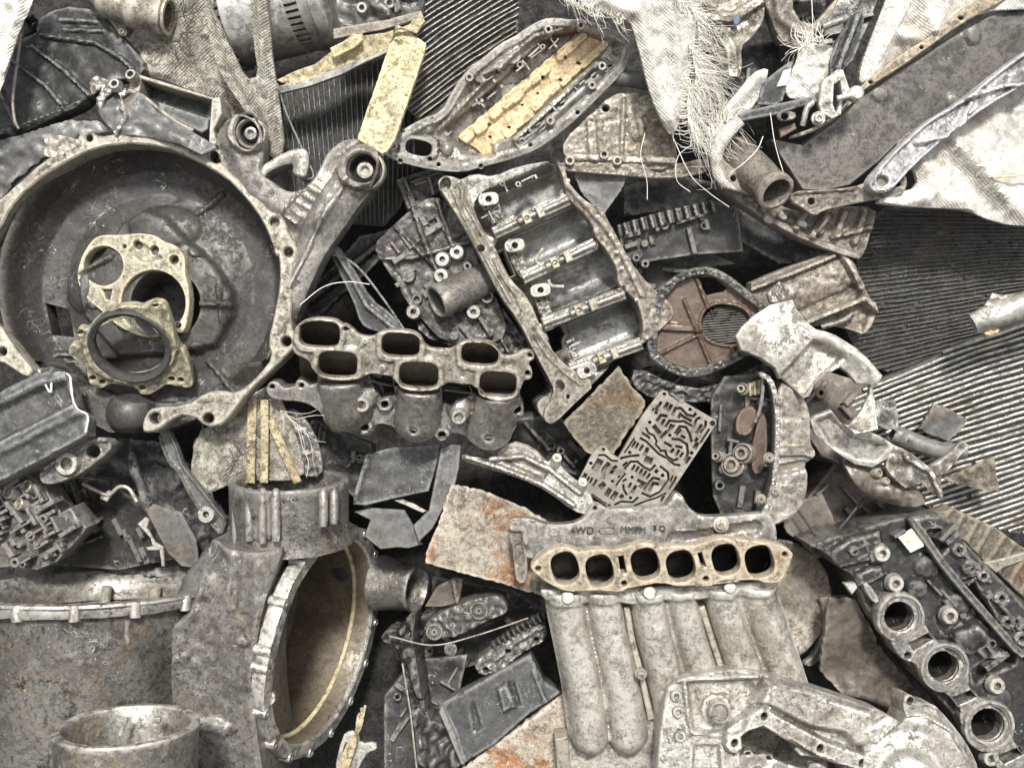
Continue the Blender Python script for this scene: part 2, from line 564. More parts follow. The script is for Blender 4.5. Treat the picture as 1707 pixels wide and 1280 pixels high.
mat('plastic_grey', (.056,.055,.053), (.027,.026,.025), g=.4, speck=.25, metal=0, rough=.4, bump=.25, light=.25, lightc=(.3, .3, .29), scr=.4, wear=.6)
mat('sheet_grey', (.135,.133,.126), (.06,.057,.052), g=.4, speck=.4, metal=.4, rough=.45, bump=.25, light=.2, scr=.4)
mat('brass', (.35,.325,.25), (.12,.10,.063), g=.46, speck=.6, metal=.35, rough=.5, light=.4, lightc=(.75, .68, .45))
mat('rubber', (.03, .028, .027), (.016, .015, .014), g=.4, speck=.2, metal=0, rough=.55, light=.15, lightc=(.16, .15, .13), wear=.2)
mat('yellow_paint', (.50,.425,.245), (.2,.165,.10), g=.4, speck=.95, metal=0, rough=.6, light=.25, lightc=(.75, .66, .4), blotch=22)
mat('orange_core', (.62,.48,.29), (.40,.25,.12), g=.45, speck=.5, metal=0, rough=.65, light=.4, lightc=(.78, .65, .4))
mat('rust_plate', (.41,.365,.29), (.2,.15,.105), g=.42, speck=.7, metal=.1, rough=.7, rust=.6, rustc=(.36, .14, .04), light=.45, lightc=(.72, .66, .55), blotch=10)
mat('rust_brown', (.14,.12,.095), (.06,.047,.035), g=.5, speck=.6, metal=.1, rough=.7, rust=.35, rustc=(.15, .08, .035), light=.4, lightc=(.42, .36, .25), blotch=13)
mat('flange_tan', (.36,.305,.225), (.17,.13,.085), g=.42, speck=.75, metal=.15, rough=.65, rust=.3, rustc=(.33, .19, .08), light=.4)
mat('oil_brown', (.135,.115,.093), (.055,.043,.034), g=.45, speck=.35, metal=.15, rough=.32, bump=.3, light=.2, blotch=8)
mat('copper_dark', (.125,.085,.06), (.06,.04,.03), g=.45, speck=.3, metal=.2, rough=.38, bump=.3, light=.15)
mat('inner_brown', (.15,.122,.085), (.06,.045,.03), g=.48, speck=.4, metal=.25, rough=.4, bump=.3, light=.15, lightc=(.25, .21, .15), blotch=8)
mat('pan', (.17,.156,.138), (.026,.023,.021), g=.52, speck=.6, metal=.2, rough=.4, bump=.3, light=.15, scr=.3, blotch=11)
mat('alu_face', (.27,.25,.21), (.13,.11,.085), g=.3, speck=.35, metal=.4, rough=.42, bump=.2, light=.3, wear=.3)
mat('burlap', (.74,.70,.635), (.38,.335,.27), g=.3, speck=.35, metal=0, rough=.9, bump=.6, light=.0, weave=1500, wear=0, blotch=7)
mat('burlap_dirty', (.47,.44,.37), (.19,.17,.13), g=.5, speck=.7, metal=0, rough=.9, bump=.9, light=.35, weave=1400, wear=0)
mat('straw', (.47,.40,.25), (.22,.17,.10), g=.42, speck=.8, metal=0, rough=.8, light=.4, wear=0, blotch=25)
mat('thread', (.86,.83,.75), (.6,.55,.45), g=.3, speck=0, metal=0, rough=.8, light=0, wear=0)
mat('fin_dark', (.075, .075, .072), (.03, .03, .03), g=.5, speck=.35, metal=.5, rough=.45, light=.4, lightc=(.3, .3, .28), wear=.3, stripe=2600)
mat('fin_light', (.36,.35,.315), (.17,.16,.14), g=.4, speck=.4, metal=.6, rough=.4, light=.4, wear=.4)
mat('fin_pale', (.25, .24, .215), (.11, .10, .09), g=.45, speck=.4, metal=.6, rough=.4, light=.3, wear=.3)
mat('fin_mid', (.17, .17, .16), (.08, .078, .07), g=.4, speck=.4, metal=.5, rough=.42, light=.4, wear=.4)
mat('white_paint', (.62,.61,.59), (.035,.034,.034), g=.5, speck=.5, metal=.1, rough=.4, light=.35, lightc=(.8, .8, .8), blotch=20)
mat('white_scrap', (.72, .69, .58), (.5, .46, .36), g=.35, speck=.5, metal=.1, rough=.55, light=.2)
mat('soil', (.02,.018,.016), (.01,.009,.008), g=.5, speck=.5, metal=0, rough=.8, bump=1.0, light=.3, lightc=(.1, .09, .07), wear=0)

# ------------------------------------------------------------------ shorthands
def R1(name, m, parent, fr, outline, label=None, ang=38, **kw):
    mb = MB(); relief(mb, fr, outline, **kw)
    return mb.build(name, m, parent, label, ang)
def solo(name, label, cat, fr, mb, m, group=None, **kw):
    return tag(mb.build(name, m, None, None, fr=fr, **kw), label, cat, group)
def bolts(parent, fr, pts, R, h, m='steel', z=0., name='bolt'):
    for (x, y) in pts:
        mb = MB(); bolt(mb, fr.p3(x, y, z), R, h); mb.build(name, m, parent)
def bosses(mb, fr, pts, R, r, h, z=0.):
    for (x, y) in pts: boss(mb, fr.p3(x, y, z), R, r, h)

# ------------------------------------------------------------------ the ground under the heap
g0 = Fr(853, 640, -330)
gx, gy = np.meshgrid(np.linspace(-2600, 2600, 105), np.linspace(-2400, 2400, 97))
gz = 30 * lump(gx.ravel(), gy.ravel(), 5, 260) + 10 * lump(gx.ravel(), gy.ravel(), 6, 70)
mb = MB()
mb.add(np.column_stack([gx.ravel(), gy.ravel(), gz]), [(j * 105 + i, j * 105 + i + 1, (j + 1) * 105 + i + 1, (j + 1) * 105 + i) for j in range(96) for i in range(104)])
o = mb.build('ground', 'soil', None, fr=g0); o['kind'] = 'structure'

# ------------------------------------------------------------------ bell housing
fr = Fr(235, 475, 34, .02, -.03)
T = thing('bell_housing', 'huge round dark clutch bell housing with pale bolt flange, holding two brass-coloured plates', 'bell housing', fr)
outer = P('-60,372 -20,342') + A('0,990 100,900 200,810 300,750 380,690 400,660 450,650 490,680 580,665 740,675 900,720 1000,770 1020,745 1070,735 1110,780 1110,830 1200,910 1280,980 1335,1050 1380,1055 1410,1090 1440,1180 1470,1215 1475,1275') + \
    Dd('1450,60 1450,200 1440,350 1482,430 1440,480 1350,570 1230,680 1140,800 1100,840 1060,852 1020,850 960,800 880,795 800,860 740,882 700,870 720,790 760,755 920,750 1030,680 1090,670 1180,690 1290,590 1350,510 1330,430 1360,300 1390,150 1386,0') + \
    A('1365,1270 1350,1200 1300,1090 1220,980 1120,880 1000,810 880,750 740,715 560,715 430,750 280,830 150,920 50,1030 0,1140') + P('-30,420 -60,450')
hol = [ell(360, 261, 11, 11), ell(457, 370, 8), ell(480, 420, 8), ell(148, 230, 6), ell(477, 569, 8.5), ell(258, 697, 10), ell(347, 697, 9)]
R1('flange', 'alu_tan', T, fr, outer, holes=hol, thick=40, sp=8, bev=2.5, rough=1.0, sm=1)
R1('flange', 'alu_tan', T, fr, Dd('-160,300 0,345 30,400 100,500 172,580 130,610 60,560 0,522 -150,560'), holes=[ell(3, 586, 8)], thick=36, sp=8, bev=2)
c0 = (232, 470)
octa = A('430,1220 520,1080 640,1010 760,1050 860,1160') + Dd('1000,20 1085,160 1085,280 1000,430 850,470') + P('170,590 110,520 105,450')
lobe = ell(232, 470, 246, 246, 0, 70)
lobe = [p for p in lobe if not (p[1] > 560 and p[0] < 370 and p[0] > 30)]
i0 = max(range(len(lobe)), key=lambda i: np.hypot(lobe[i][0] - lobe[i - 1][0], lobe[i][1] - lobe[i - 1][1]))
lobe = lobe[i0:] + lobe[:i0]
lobe = lobe + [(40, 640), (90, 690), (150, 722), (240, 722), (300, 700), (395, 655)][:: 1 if lobe[-1][0] < 200 else -1]
def hb(X, Y):
    r = np.hypot(X - c0[0], Y - c0[1])
    z = np.interp(r, [0, 80, 130, 165, 205, 226, 240, 260], [-74, -76, -84, -96, -92, -66, -22, -10])
    z = np.where((Y > 600) & (r > 200), np.interp(Y, [600, 640, 730], [-60, -82, -74]), z)
    z += area_h(X, Y, octa, 17, 12)
    for a, b in ((P('300,500 365,501'), 5), (P('60,585 160,590'), 5), (P('320,600 370,655'), 4), (P('100,448 160,420'), 5), (P('300,340 345,305'), 4), (P('345,470 350,530'), 3)):
        z += flat(X, Y, a, b, 9, 6)
    z += dome(X, Y, 188, 687, 42, 38, 40)
    z += dome(X, Y, 100, 470, 30, 45, 14)
    z += dome(X, Y, 250, 365, 60, 40, 14)
    for c in ((130, 500), (305, 575), (305, 410)): z += cyl(X, Y, c[0], c[1], 9, 7, 4)
    return z
R1('bowl', 'bowl', T, fr, lobe, holes=[ell(255, 500, 60), Dd('95,210 215,240 240,385 130,375')], h=hb, base=-130, sp=6.5, bev=1, sm=0, rough=1.2)
mb = MB()   # gearbox snout seen through the hole
lathe(mb, fr.p3(255, 500, -80), (0, 0, -1), [(62, 0), (60, 60), (40, 66), (40, 110), (.1, 112)], 40)
mb.build('bearing_bore', 'black_oil', T)

# brass plate with two bores leaning in the bowl
fr = Fr(230, 470, -14, .12, -.06)
T = thing('pump_cover', 'brass-coloured cover plate with one big and one small round bore, inside the round housing', 'cover plate', fr)
o1 = P('128,470 131,438 145,410 163,391 200,392 240,388 258,392 275,404 292,408 308,426 308,455 316,490 313,530 307,552 296,556 286,545 250,566 200,548 172,520 145,500')
def hp(X, Y):
    z = -6 * (1 - sstep((np.minimum(np.abs(np.hypot(X - 255, Y - 505) - 60), np.abs(np.hypot(X - 172, Y - 443) - 38)) - 8) / 5 * -1 + .5))
    z += flat(X, Y, P('135,475 185,525'), 4, 5) + flat(X, Y, P('230,440 262,430 300,450'), 3, 5)
    for c in ((229, 408), (257, 417), (290, 433), (135, 468), (297, 542), (300, 455)): z = np.maximum(z, cyl(X, Y, c[0], c[1], 12, 1, 3))
    z -= area_h(X, Y, P('215,420 230,400 270,430 240,436'), 6)
    return z
R1('plate', 'brass', T, fr, o1, holes=[ell(255, 505, 54, 55), ell(172, 443, 33), P('170,482 187,482 183,500 176,498'), ell(229, 408, 7), ell(257, 417, 8), ell(290, 433, 8), ell(207, 411, 3.5), ell(136, 468, 4), ell(297, 542, 5)], h=hp, thick=20, sp=5, bev=1.3, sm=2)
# seal retainer
fr = Fr(218, 583, 22, -.05, .62)
T = thing('seal_retainer', 'brass-coloured retainer ring with bolt lugs and black rubber lip, low in the round housing', 'retainer ring', fr)
o1 = Dd('338,455 370,443 400,462 398,420 378,405 374,380 398,363 430,375 470,320 560,272 590,258 660,250 700,262 720,250 762,234 815,240 840,300 865,390 885,460 920,475 962,640 945,662 880,655 832,640 800,660 760,690 720,697 690,690 680,660 600,640 540,640 500,672 440,640 433,600 425,540 345,510')
def hr(X, Y):
    d = np.hypot((X - 218) / 72, (Y - 578) / 54)
    return 7 * sstep((1.12 - d) / .06) + 2 * lump(X, Y, 3, 12)
R1('ring', 'brass', T, fr, o1, holes=[ell(217, 578, 66, 50)] + [ell(*Dd(s)[0], 5.5, 4.5) for s in ('398,384', '460,612', '506,633', '705,660', '850,617', '897,622', '770,247')] + [ell(*Dd('588,268')[0], 4, 3)], h=hr, thick=16, sp=5, bev=1.5, sm=2)
mb = MB(); lathe(mb, fr.p3(217, 578, 4), (0, 0, 1), [(67, -12), (67, 4), (64, 6), (57, 3), (55, -2), (57, -12)], 48)
mb.build('seal_lip', 'rubber', T)

# ------------------------------------------------------------------ engine mount arm with two bushings
fr = Fr(520, 380, 22, .04, .1)
T = thing('mount_arm', 'long cast aluminium mount arm with two rubber bushings beside the round housing', 'mount arm', fr)
arm = A('1060,700 1110,610 1180,575 1270,590 1320,650 1325,740 1290,860 1345,900 1420,955 1500,955 1560,900 1590,830 1620,760 1690,700') + P('590,231 615,234 634,255 638,285 622,318 600,345 570,390 545,425 520,480 492,545 482,540 470,450') + A('1390,1260 1350,1140 1260,1010 1180,920 1100,840')
def ha(X, Y):
    z = ridge(X, Y, P('605,280 550,370 490,500'), 36, 26) + flat(X, Y, P('586,300 540,375 488,480'), 4, 5)
    z += cyl(X, Y, 605, 280, 38, 20, 6) + cyl(X, Y, 418, 222, 34, 16, 8)
    z += 12 * sstep((60 - pd(X, Y, P('420,230 450,300 520,340'))) / 30)
    for k in range(5): z += flat(X, Y, [(478 + k * 10, 362 - k * 12), (496 + k * 10, 374 - k * 12)], 2, 4, 2)
    z += flat(X, Y, P('474,354 520,302'), 2, 4, 2)
    return z
R1('arm', 'alu', T, fr, arm, holes=[ell(609, 284, 25), ell(419, 223, 20, 29)], h=ha, thick=30, sp=6, bev=3, rough=1)
for (x, y, r, rr) in ((609, 284, 29, 1.0), (419, 223, 22, 1.3)):
    mb = MB(); lathe(mb, fr.p3(x, y, 18), (0, 0, 1), [(r * 1.12, -14), (r * 1.1, 4), (r, 6), (r * .92, 0), (r * .9, -8)], 36)
    s = mb.build('bushing', 'alu_tan', T)
    mb = MB(); lathe(mb, fr.p3(x, y, 12), (0, 0, 1), [(r * .92, 0), (r * .8, 1), (r * .7, -5), (r * .45, 0), (r * .4, -12)], 36); mb.build('rubber_ring', 'rubber', s)
    mb = MB(); lathe(mb, fr.p3(x, y, 12), (0, 0, 1), [(r * .45, -8), (r * .45, 4), (r * .3, 5), (r * .2, 3), (r * .18, -1), (.1, -1)], 24); mb.build('core', 'alu_pale', s)
fr = Fr(480, 280, 18)
mb = MB()
relief(mb, fr, A('1275,850 1400,770 1500,735 1540,765 1530,880 1500,890 1455,862 1462,812 1400,828 1330,865 1318,890'), h=lambda X, Y: ridge(X, Y, A('1290,870 1400,800 1500,770 1500,870'), 18, 12), thick=34, sp=6, bev=2)
solo('loop_bracket', 'small bent loop bracket hooked between the two bushings of the mount arm', 'bracket', fr, mb, 'alu')

# ------------------------------------------------------------------ six-port intake manifold flange
fr = Fr(690, 620, 74, .0, .28)
T = thing('intake_manifold', 'cast aluminium intake manifold with six rounded rectangular ports in two rows, centre of heap', 'intake manifold', fr)
o1 = Dd('1450,410 1475,340 1555,312 1660,318 1697,345') + E('20,345 55,370 80,400 150,412 190,380 240,370 340,375 390,400 410,450 450,470 550,470 590,430 650,422 740,430 780,470 800,505 850,500 900,472 950,480 957,520 920,535 947,580 940,620 900,622 880,680 850,715 780,727 720,715 690,670 640,642 600,645 530,632 490,650 470,672 330,677 280,642 250,602 210,600 150,588 110,602 60,622 -50,622') + Dd('1590,600 1555,570 1530,520 1450,490')
ports = [(533, 557, 34, 22), (563, 607, 33, 22), (668, 575, 32, 20), (698, 625, 33, 22), (800, 590, 31, 19), (830, 640, 31, 21)]
def hm(X, Y):
    z = np.zeros_like(X)
    for (x, y, a, b) in ports:
        d = (np.abs((X - x) / (a + 9)) ** 3.5 + np.abs((Y - y) / (b + 9)) ** 3.5)
        z = np.maximum(z, 5 * sstep((1.15 - d) / .3))
    return z + 1.5 * lump(X, Y, 9, 20)
bh = [ell(*E(s)[0], 4.5) for s in ('935,497', '920,588', '20,365')]
R1('port_flange', 'alu_tan', T, fr, o1, holes=[ell(x, y, a, b, 3, 44, 3.6) for x, y, a, b in ports] + bh, h=hm, thick=14, sp=6, bev=2, sm=2, rough=.8)
bolts(T, fr, E('115,425 520,480 200,560 595,622'), 4, 5, 'alu_pale', 0, 'stud')
for (x, y, a, b) in ports:   # port ducts going down
    mb = MB()
    ring = lambda s, dz, dx, dy, k: [np.append(p, z0) for p, z0 in zip(fr.uv(ell(x + dx, y + dy, a * s, b * s, 3, 40, 3.6), dz), [dz] * 40)]
    V = []
    for s, dz, dx, dy in ((1.04, -6, 0, 0), (1.04, -50, 0, 20), (1.0, -95, 0, 50), (.9, -130, 0, 70)): V += ring(s, dz, dx, dy, 0)
    mb.add(V, [(k * 40 + i, (k + 1) * 40 + i, (k + 1) * 40 + (i + 1) % 40, k * 40 + (i + 1) % 40) for k in range(3) for i in range(40)])
    mb.build('port_duct', 'oil_brown', T)
fr2 = fr
low = Dd('1290,690 1310,665 1350,665 1380,700 1440,690 1440,660 1475,655 1520,690') + P('530,645 600,640 640,655 730,660 760,665 800,668 868,668') + E('880,740 905,790 900,830 860,850 870,880 850,900 830,960 760,995 700,992 620,942 540,922 490,948 450,932 370,962 300,942 240,892 160,872 130,932 70,920 0,890') + Dd('1640,915 1590,880 1570,820 1490,765 1330,760 1290,720')
def hl(X, Y):
    z = np.zeros_like(X) - 42
    for pts, r in ((P('562,610 566,660 575,700'), 40), (P('697,625 697,670 692,715'), 39), (P('830,640 830,680 815,735'), 40)):
        d = pd(X, Y, pts) / r
        z = np.maximum(z, -42 + 48 * np.sqrt(np.clip(1 - d ** 2, 0, 1)) * np.interp(Y, [600, 660, 740], [1.25, 1.0, .55]))
    for s in ('100,885', '200,770', '350,885', '490,925', '725,925', '870,795'):
        x, y = E(s)[0]; z = put(z, cyl(X, Y, x, y, 14, 12, 5), -42)
    for s in ('100,740', '580,800'):
        x, y = E(s)[0]; z = put(z, dome(X, Y, x, y, 22, 24, 26), -42)
    return z
wins = [E('110,620 170,600 235,640 250,730 180,748 150,700'), E('490,680 540,640 620,665 640,730 560,760 535,790 490,770')]
R1('runner_flange', 'alu', T, fr2, low, holes=wins + [ell(*E(s)[0], 6.5) for s in ('100,885', '200,770', '350,885', '490,925', '725,925', '870,795')] + [ell(444, 657, 4), ell(494, 655, 4)], h=hl, base=-70, sp=5.5, bev=2, sm=2, rough=1)
for s in ('350,885', '725,925', '100,740', '580,800'):
    mb = MB(); x, y = E(s)[0]; boss(mb, fr.p3(x, y, -32 if s[0] in '37' else -14), 12, 7, 6); mb.build('bolt_boss', 'alu_pale', T)

# ------------------------------------------------------------------ engine block lower half
fr = Fr(930, 480, -6, -.05, .05)
T = thing('engine_block', 'aluminium engine block ladder with four smooth bays and bolted bearing webs, centre of heap', 'engine block', fr)
sil = K('25,110 40,75 80,65 130,82 205,45 300,62 420,10 600,-20 640,20 660,100 760,205 815,205 865,300 900,370 960,480 1060,600 1160,680 1185,745 1100,822 1040,870 1010,910 900,965 820,1050 700,1165 600,1265 560,1270 510,1200 520,1160 580,1130 585,1080 500,930 420,770 330,650 250,490 170,340 90,210')
bays = [(K('330,235 655,95'), 41), (K('440,440 790,285'), 45), (K('520,640 890,490'), 47), (K('720,890 1010,770'), 50)]
lf = K('25,110 40,75 80,65 130,82 170,100 190,190 230,300 310,420 330,470 380,570 470,660 540,830 600,940 680,1010 800,1075 700,1165 600,1265 560,1270 535,1225 590,1130 585,1080 500,930 420,770 330,650 250,490 170,340 90,210')
def hk(X, Y):
    z = np.full_like(X, -22.)
    for pts, r in bays:
        d = pd(X, Y, pts) / r
        z = np.minimum(z, np.where(d < 1.08, -24 - 62 * np.sqrt(np.clip(1.08 - d ** 2, 0, 1)), z))
    return z
wn_ = [K('310,440 350,425 402,548 372,560'), K('557,825 640,792 665,835 650,862 655,910 608,932')]
mb = MB(); relief(mb, fr, sil, holes=wn_, h=hk, base=-130, sp=5.5, bev=2, sm=1, rough=.6)
for gp_, gn_ in ((K('205,150 270,170 330,330 300,340 240,260'), 8), (K('340,370 400,360 470,540 440,560 380,470'), 9), (K('480,560 560,640 590,790 540,780'), 9), (K('620,850 700,830 740,960 680,1000'), 8), (K('300,90 600,20 620,60 330,180'), 8)):
    greeble(mb, fr, gp_, gn_, int(gp_[0][0]), -22, 9, 14, 28)
mb.build('crankcase', 'alu', T)
for pts, r in bays:
    a_, b_ = np.array(pts[0]), np.array(pts[1]); t_ = (b_ - a_) / np.hypot(*(b_ - a_))
    R1('cylinder_bay', 'bore', T, fr, slot([tuple(a_ - t_ * 2), tuple(b_ + t_ * 8)], r * 1.62, False), h=lambda X, Y, pts=pts, r=r: -21.5 - 62 * np.sqrt(np.clip(1.08 - (pd(X, Y, [tuple(a_ - t_ * 60), tuple(b_ + t_ * 60)]) / r) ** 2, 0, 1)), base=-128, sp=5, bev=.5, sm=0, rough=.3, back=False)
def hg(X, Y):
    z = np.zeros_like(X)
    for pts in (K('120,100 150,130 150,190 190,250 230,330 290,410'), K('300,470 340,560 400,640 440,740 500,850 560,940 640,1020 720,1080'), K('100,140 150,260 220,390 290,520 380,680')):
        z += flat(X, Y, pts, 2.4, 4.5, 2.5)
    z -= flat(X, Y, K('130,100 160,130 160,190 200,250 240,330 285,400'), 2.2, 4, 2.5) + flat(X, Y, K('330,560 400,660 450,760 520,860 600,960'), 2.4, 4, 2.5)
    return z
R1('gasket_face', 'alu_tan', T, fr, lf, holes=[ell(*K('65,110')[0], 9, 12, 20), ell(*K('238,420')[0], 6), ell(*K('622,1083')[0], 7, 9, -30), ell(*K('660,1138')[0], 3, 4)] + [wn_[0]], h=hg, thick=26, sp=4.5, bev=1.4, sm=1, rough=.6)
rf = K('600,-20 640,20 660,100 700,150 760,205 815,205 865,300 900,370 960,480 1060,600 1160,680 1185,745 1100,822 1040,870 1010,890 1030,800 1000,680 960,640 900,590 900,520 850,430 790,360 780,300 720,230 660,180 640,100')
R1('side_rail', 'alu_brown', T, fr, rf, holes=[ell(*K('788,400')[0], 4.5, 6, -30), ell(*K('900,640')[0], 5, 7, -30), ell(*K('930,615')[0], 3.5, 5, -30)], z=-6, h=lambda X, Y: 2.5 * lump(X, Y, 4, 22) - np.clip((X - Y * .55 - 790) / 6, 0, 22) + flat(X, Y, K('625,40 665,120 760,220 860,330 930,450 980,560 1020,640'), 6, 6, 5), thick=40, sp=5, bev=1.5, sm=1, rough=1)
bolts(T, fr, K('660,92 805,265 868,355 920,515 993,668 1040,852 127,97 167,290 285,497 398,697 513,895 610,1000 897,437'), 2.4, 3, 'alu_pale', -2, 'dowel')
for wi, (a, b) in enumerate((('300,345', '665,178'), ('440,562', '795,395'), ('540,785', '935,635'), ('670,1005', '1020,880'))):
    pa, pb = K(a)[0], K(b)[0]
    w = R1('bearing_web', 'alu', T, fr, slot([pa, pb], 21, False), z=-4, h=lambda X, Y, pa=pa, pb=pb: -5 + flat(X, Y, [pa, pb], 4, 5, 3) + flat(X, Y, [(pa[0] * .55 + pb[0] * .45 - 8, pa[1] * .55 + pb[1] * .45 + 4), (pa[0] * .5 + pb[0] * .5, pa[1] * .5 + pb[1] * .5)], 9, 5, 2), thick=40, sp=3.5, bev=1.5, sm=0, rough=.4)
    for t in (.44, .62):
        x, y = pa[0] + (pb[0] - pa[0]) * t, pa[1] + (pb[1] - pa[1]) * t
        mb = MB(); dx, dy = (pb[0] - pa[0]) * .045, (pb[1] - pa[1]) * .045
        relief(mb, fr, slot([(x - dx, y - dy), (x + dx, y + dy)], 19, False), holes=[ell(x, y, 3.6)] if t < .5 else [], z=5 if t < .5 else 2, thick=14, sp=None, bev=1.5, sm=0)
        mb.build('bearing_shell', 'brass' if t < .5 else 'alu_tan', w)
for s, a in (('275,180', -8), ('402,405', -10), ('527,622', -10), ('752,1012', -25)):
    x, y = K(s)[0]
    R1('bolt_pad', 'alu_pale', T, fr, ell(x, y, 17, 11, a, 24, 3), holes=[ell(x, y, 5)], z=4, thick=34, sp=4, bev=1.2, sm=0)
for pts in (K('540,420 505,470 520,495 580,470'), K('565,570 580,600 640,605')):
    mb = MB(); tube(mb, path3(fr, [(x, y, -20) for x, y in pts], 16), 3, 8); mb.build('oil_pipe', 'alu_tan', T)
for s, dx, dy in (('320,245', 14, 24), ('425,480', 16, 28), ('545,690', 14, 30)):   # corroded oil channels
    x, y = K(s)[0]
    R1('casting_rib', 'alu', T, fr, slot([(x - dx, y - dy), (x + dx * .6, y + dy)], 20, False), z=-12, h=lambda X, Y, s=s: 5 * lump(X, Y, len(s) + int(s[:2]), 9), thick=30, sp=3.5, bev=1.5, sm=1, rough=1.5)

# ------------------------------------------------------------------ upper cover with the orange strip
fr = Fr(850, 160, 6, -.10, .26)
T = thing('transmission_cover', 'grey aluminium cover casting with a long orange honeycomb strip in its tray', 'cover casting', fr)
o7 = B('200,770 235,700 290,650 400,590 490,560 540,470 600,370 700,290 780,220 860,180 930,130 1000,95 1060,88 1140,100 1190,92 1310,132 1400,172 1445,212 1428,300 1390,370 1320,440 1180,580 1050,690 960,750 850,790 700,830 600,858 480,850 370,830 280,805')
o7c = chaikin(o7, 2)
flr = B('520,640 720,470 900,300 1050,170 1190,160 1330,210 1270,300 900,640 740,780 600,760')
def h7(X, Y):
    d = rimd(X, Y, o7c)
    z = np.interp(d, [0, 13, 16, 24, 40], [0, 1, -5, -12, -16])
    z = np.minimum(z, z - area_h(X, Y, flr, 18, 10))
    for s, r, h in (('1020,150', 12, 14), ('630,370', 11, 16), ('1040,600', 9, 18), ('1230,430', 10, 18), ('1280,340', 11, 16), ('520,740', 10, 18), ('430,640', 9, 14)):
        x, y = B(s)[0]; z = put(z, dome(X, Y, x, y, r * 1.3, r * 1.6, h + 14), -30)
    z = put(z, flat(X, Y, B('820,200 850,280'), 15, 22, 4), -24); z = put(z, flat(X, Y, B('690,380 800,300'), 13, 20, 4), -24)
    z = put(z, flat(X, Y, B('800,740 860,730'), 16, 22, 4), -24)
    z += flat(X, Y, B('480,650 640,480 850,270 960,180 1090,150'), 3, 8, 3) + flat(X, Y, B('860,690 1050,520 1260,320'), 5, 12, 4) + flat(X, Y, B('930,600 1240,330'), 3, 8, 3)
    z = put(z, 26 * sstep((1.45 - (np.abs((X - 698) / 30) ** 3 + np.abs((Y - 247) / 20) ** 3)) / .2), -26)
    return z
hl7 = [ell(698, 247, 22, 13, 12, 30, 3), B('700,375 770,345 780,360 720,395')] + [ell(*B(s)[0], 3.4) for s in ('290,800', '437,790', '480,818', '690,825', '935,720', '1170,560', '1340,330', '300,650')]
mb = MB(); relief(mb, fr, o7, holes=hl7, h=h7, base=-48, sp=5.2, bev=1.5, sm=1, rough=.8); greeble(mb, fr, B('330,760 520,630 660,470 860,270 1050,130 1150,140 1160,175 560,670 500,760'), 22, 4, -18, 10, 16, 40); greeble(mb, fr, B('1330,230 1390,250 1350,350 1080,600 900,730 760,800 750,760 860,690 1100,470'), 22, 5, -14, 10, 18, 40); mb.build('cover', 'alu_pale', T)
st = B('575,680 1180,158 1345,222 745,790')
def bil(u, v):
    a, b, c, d = [np.array(p) for p in st]
    return (a * (1 - u) * (1 - v) + b * u * (1 - v) + c * u * v + d * (1 - u) * v)
def hs_(X, Y):
    z = np.zeros_like(X)
    rr = random.Random(4)
    for k in range(13):
        for v in (.2, .78):
            if rr.random() < .12: continue
            c = bil((k + .5 + rr.uniform(-.15, .15)) / 13, v + rr.uniform(-.04, .04))
            dx, dy = (np.array(st[1]) - np.array(st[0])) / 13 * .28
            z = np.maximum(z, flat(X, Y, [(c[0] - dx, c[1] - dy), (c[0] + dx, c[1] + dy)], rr.uniform(6, 8), 9, 2.5))
    return z + 1.2 * lump(X, Y, 8, 9)
hq = []
rr = random.Random(12)
for k in range(9):
    c = bil(rr.uniform(.1, .95), rr.choice((.3, .5, .55, .7))); w_ = rr.uniform(2.5, 5)
    hq.append([(c[0] - w_, c[1]), (c[0], c[1] - w_ * .9), (c[0] + w_, c[1]), (c[0] + w_ * .2, c[1] + w_)])
hq = [h_ for i, h_ in enumerate(hq) if all(np.hypot(h_[0][0] - g_[0][0], h_[0][1] - g_[0][1]) > 14 for g_ in hq[:i])]
R1('honeycomb_strip', 'orange_core', T, fr, ragged(st, .8, 6, 3), holes=hq, z=-24, h=hs_, thick=10, sp=3, bev=1, sm=0, rough=.6)
mb = MB(); relief(mb, fr, B('885,705 1070,535 1270,360 1295,385 1090,575 910,735'), z=-12, h=lambda X, Y: ridge(X, Y, B('898,720 1080,555 1282,372'), 9, 9), thick=8, sp=4, sm=0)
mb.build('oil_channel', 'bore', T)
for s in ('255,725', '630,385', '1020,150', '1030,600', '1285,330', '1235,425', '1180,130'):
    x, y = B(s)[0]; mb = MB(); boss(mb, fr.p3(x, y, -6), 7, 3, 14); mb.build('screw_post', 'alu_pale', T)

# ------------------------------------------------------------------ big gearbox housing, bottom left
fr = Fr(250, 1080, 20)
T = thing('gearbox_housing', 'huge grimy aluminium gearbox housing with several round openings, filling the bottom left corner', 'gearbox housing', fr)
up = lambda t: fr.vec(0, math.cos(math.radians(t)), math.sin(math.radians(t)))
# main drum: axis up the slope, rim seen as a flat ellipse
ax = up(-2.5)
mb = MB()
lathe(mb, fr.p3(165, 985, 0), ax, [(178, -420), (182, -300), (184, -120), (188, -40), (190, -14), (204, -10), (206, -2), (204, 3), (186, 4), (182, 0), (174, -10), (172, -60), (168, -160), (90, -170), (.1, -170)], 96, wob=.012)
for a_, l0, l1, rr_ in ((214, -18, -60, 6), (250, -18, -50, 7), (281, -18, -70, 6), (318, -18, -90, 6)):
    _, u1, u2 = _basis(ax); d_ = u1 * math.cos(math.radians(a_ * 1.0)) + u2 * math.sin(math.radians(a_ * 1.0))
    for sg in (1, -1):
        d2 = u1 * math.cos(math.radians(a_)) + sg * u2 * math.sin(math.radians(a_))
        if d2[2] < .1: continue
        tube(mb, [fr.p3(165, 985, 0) + ax * t + d2 * (186 + (1 if t > -60 else -3)) for t in np.linspace(l0, l1, 8)], np.linspace(rr_, rr_ * .5, 8), 10)
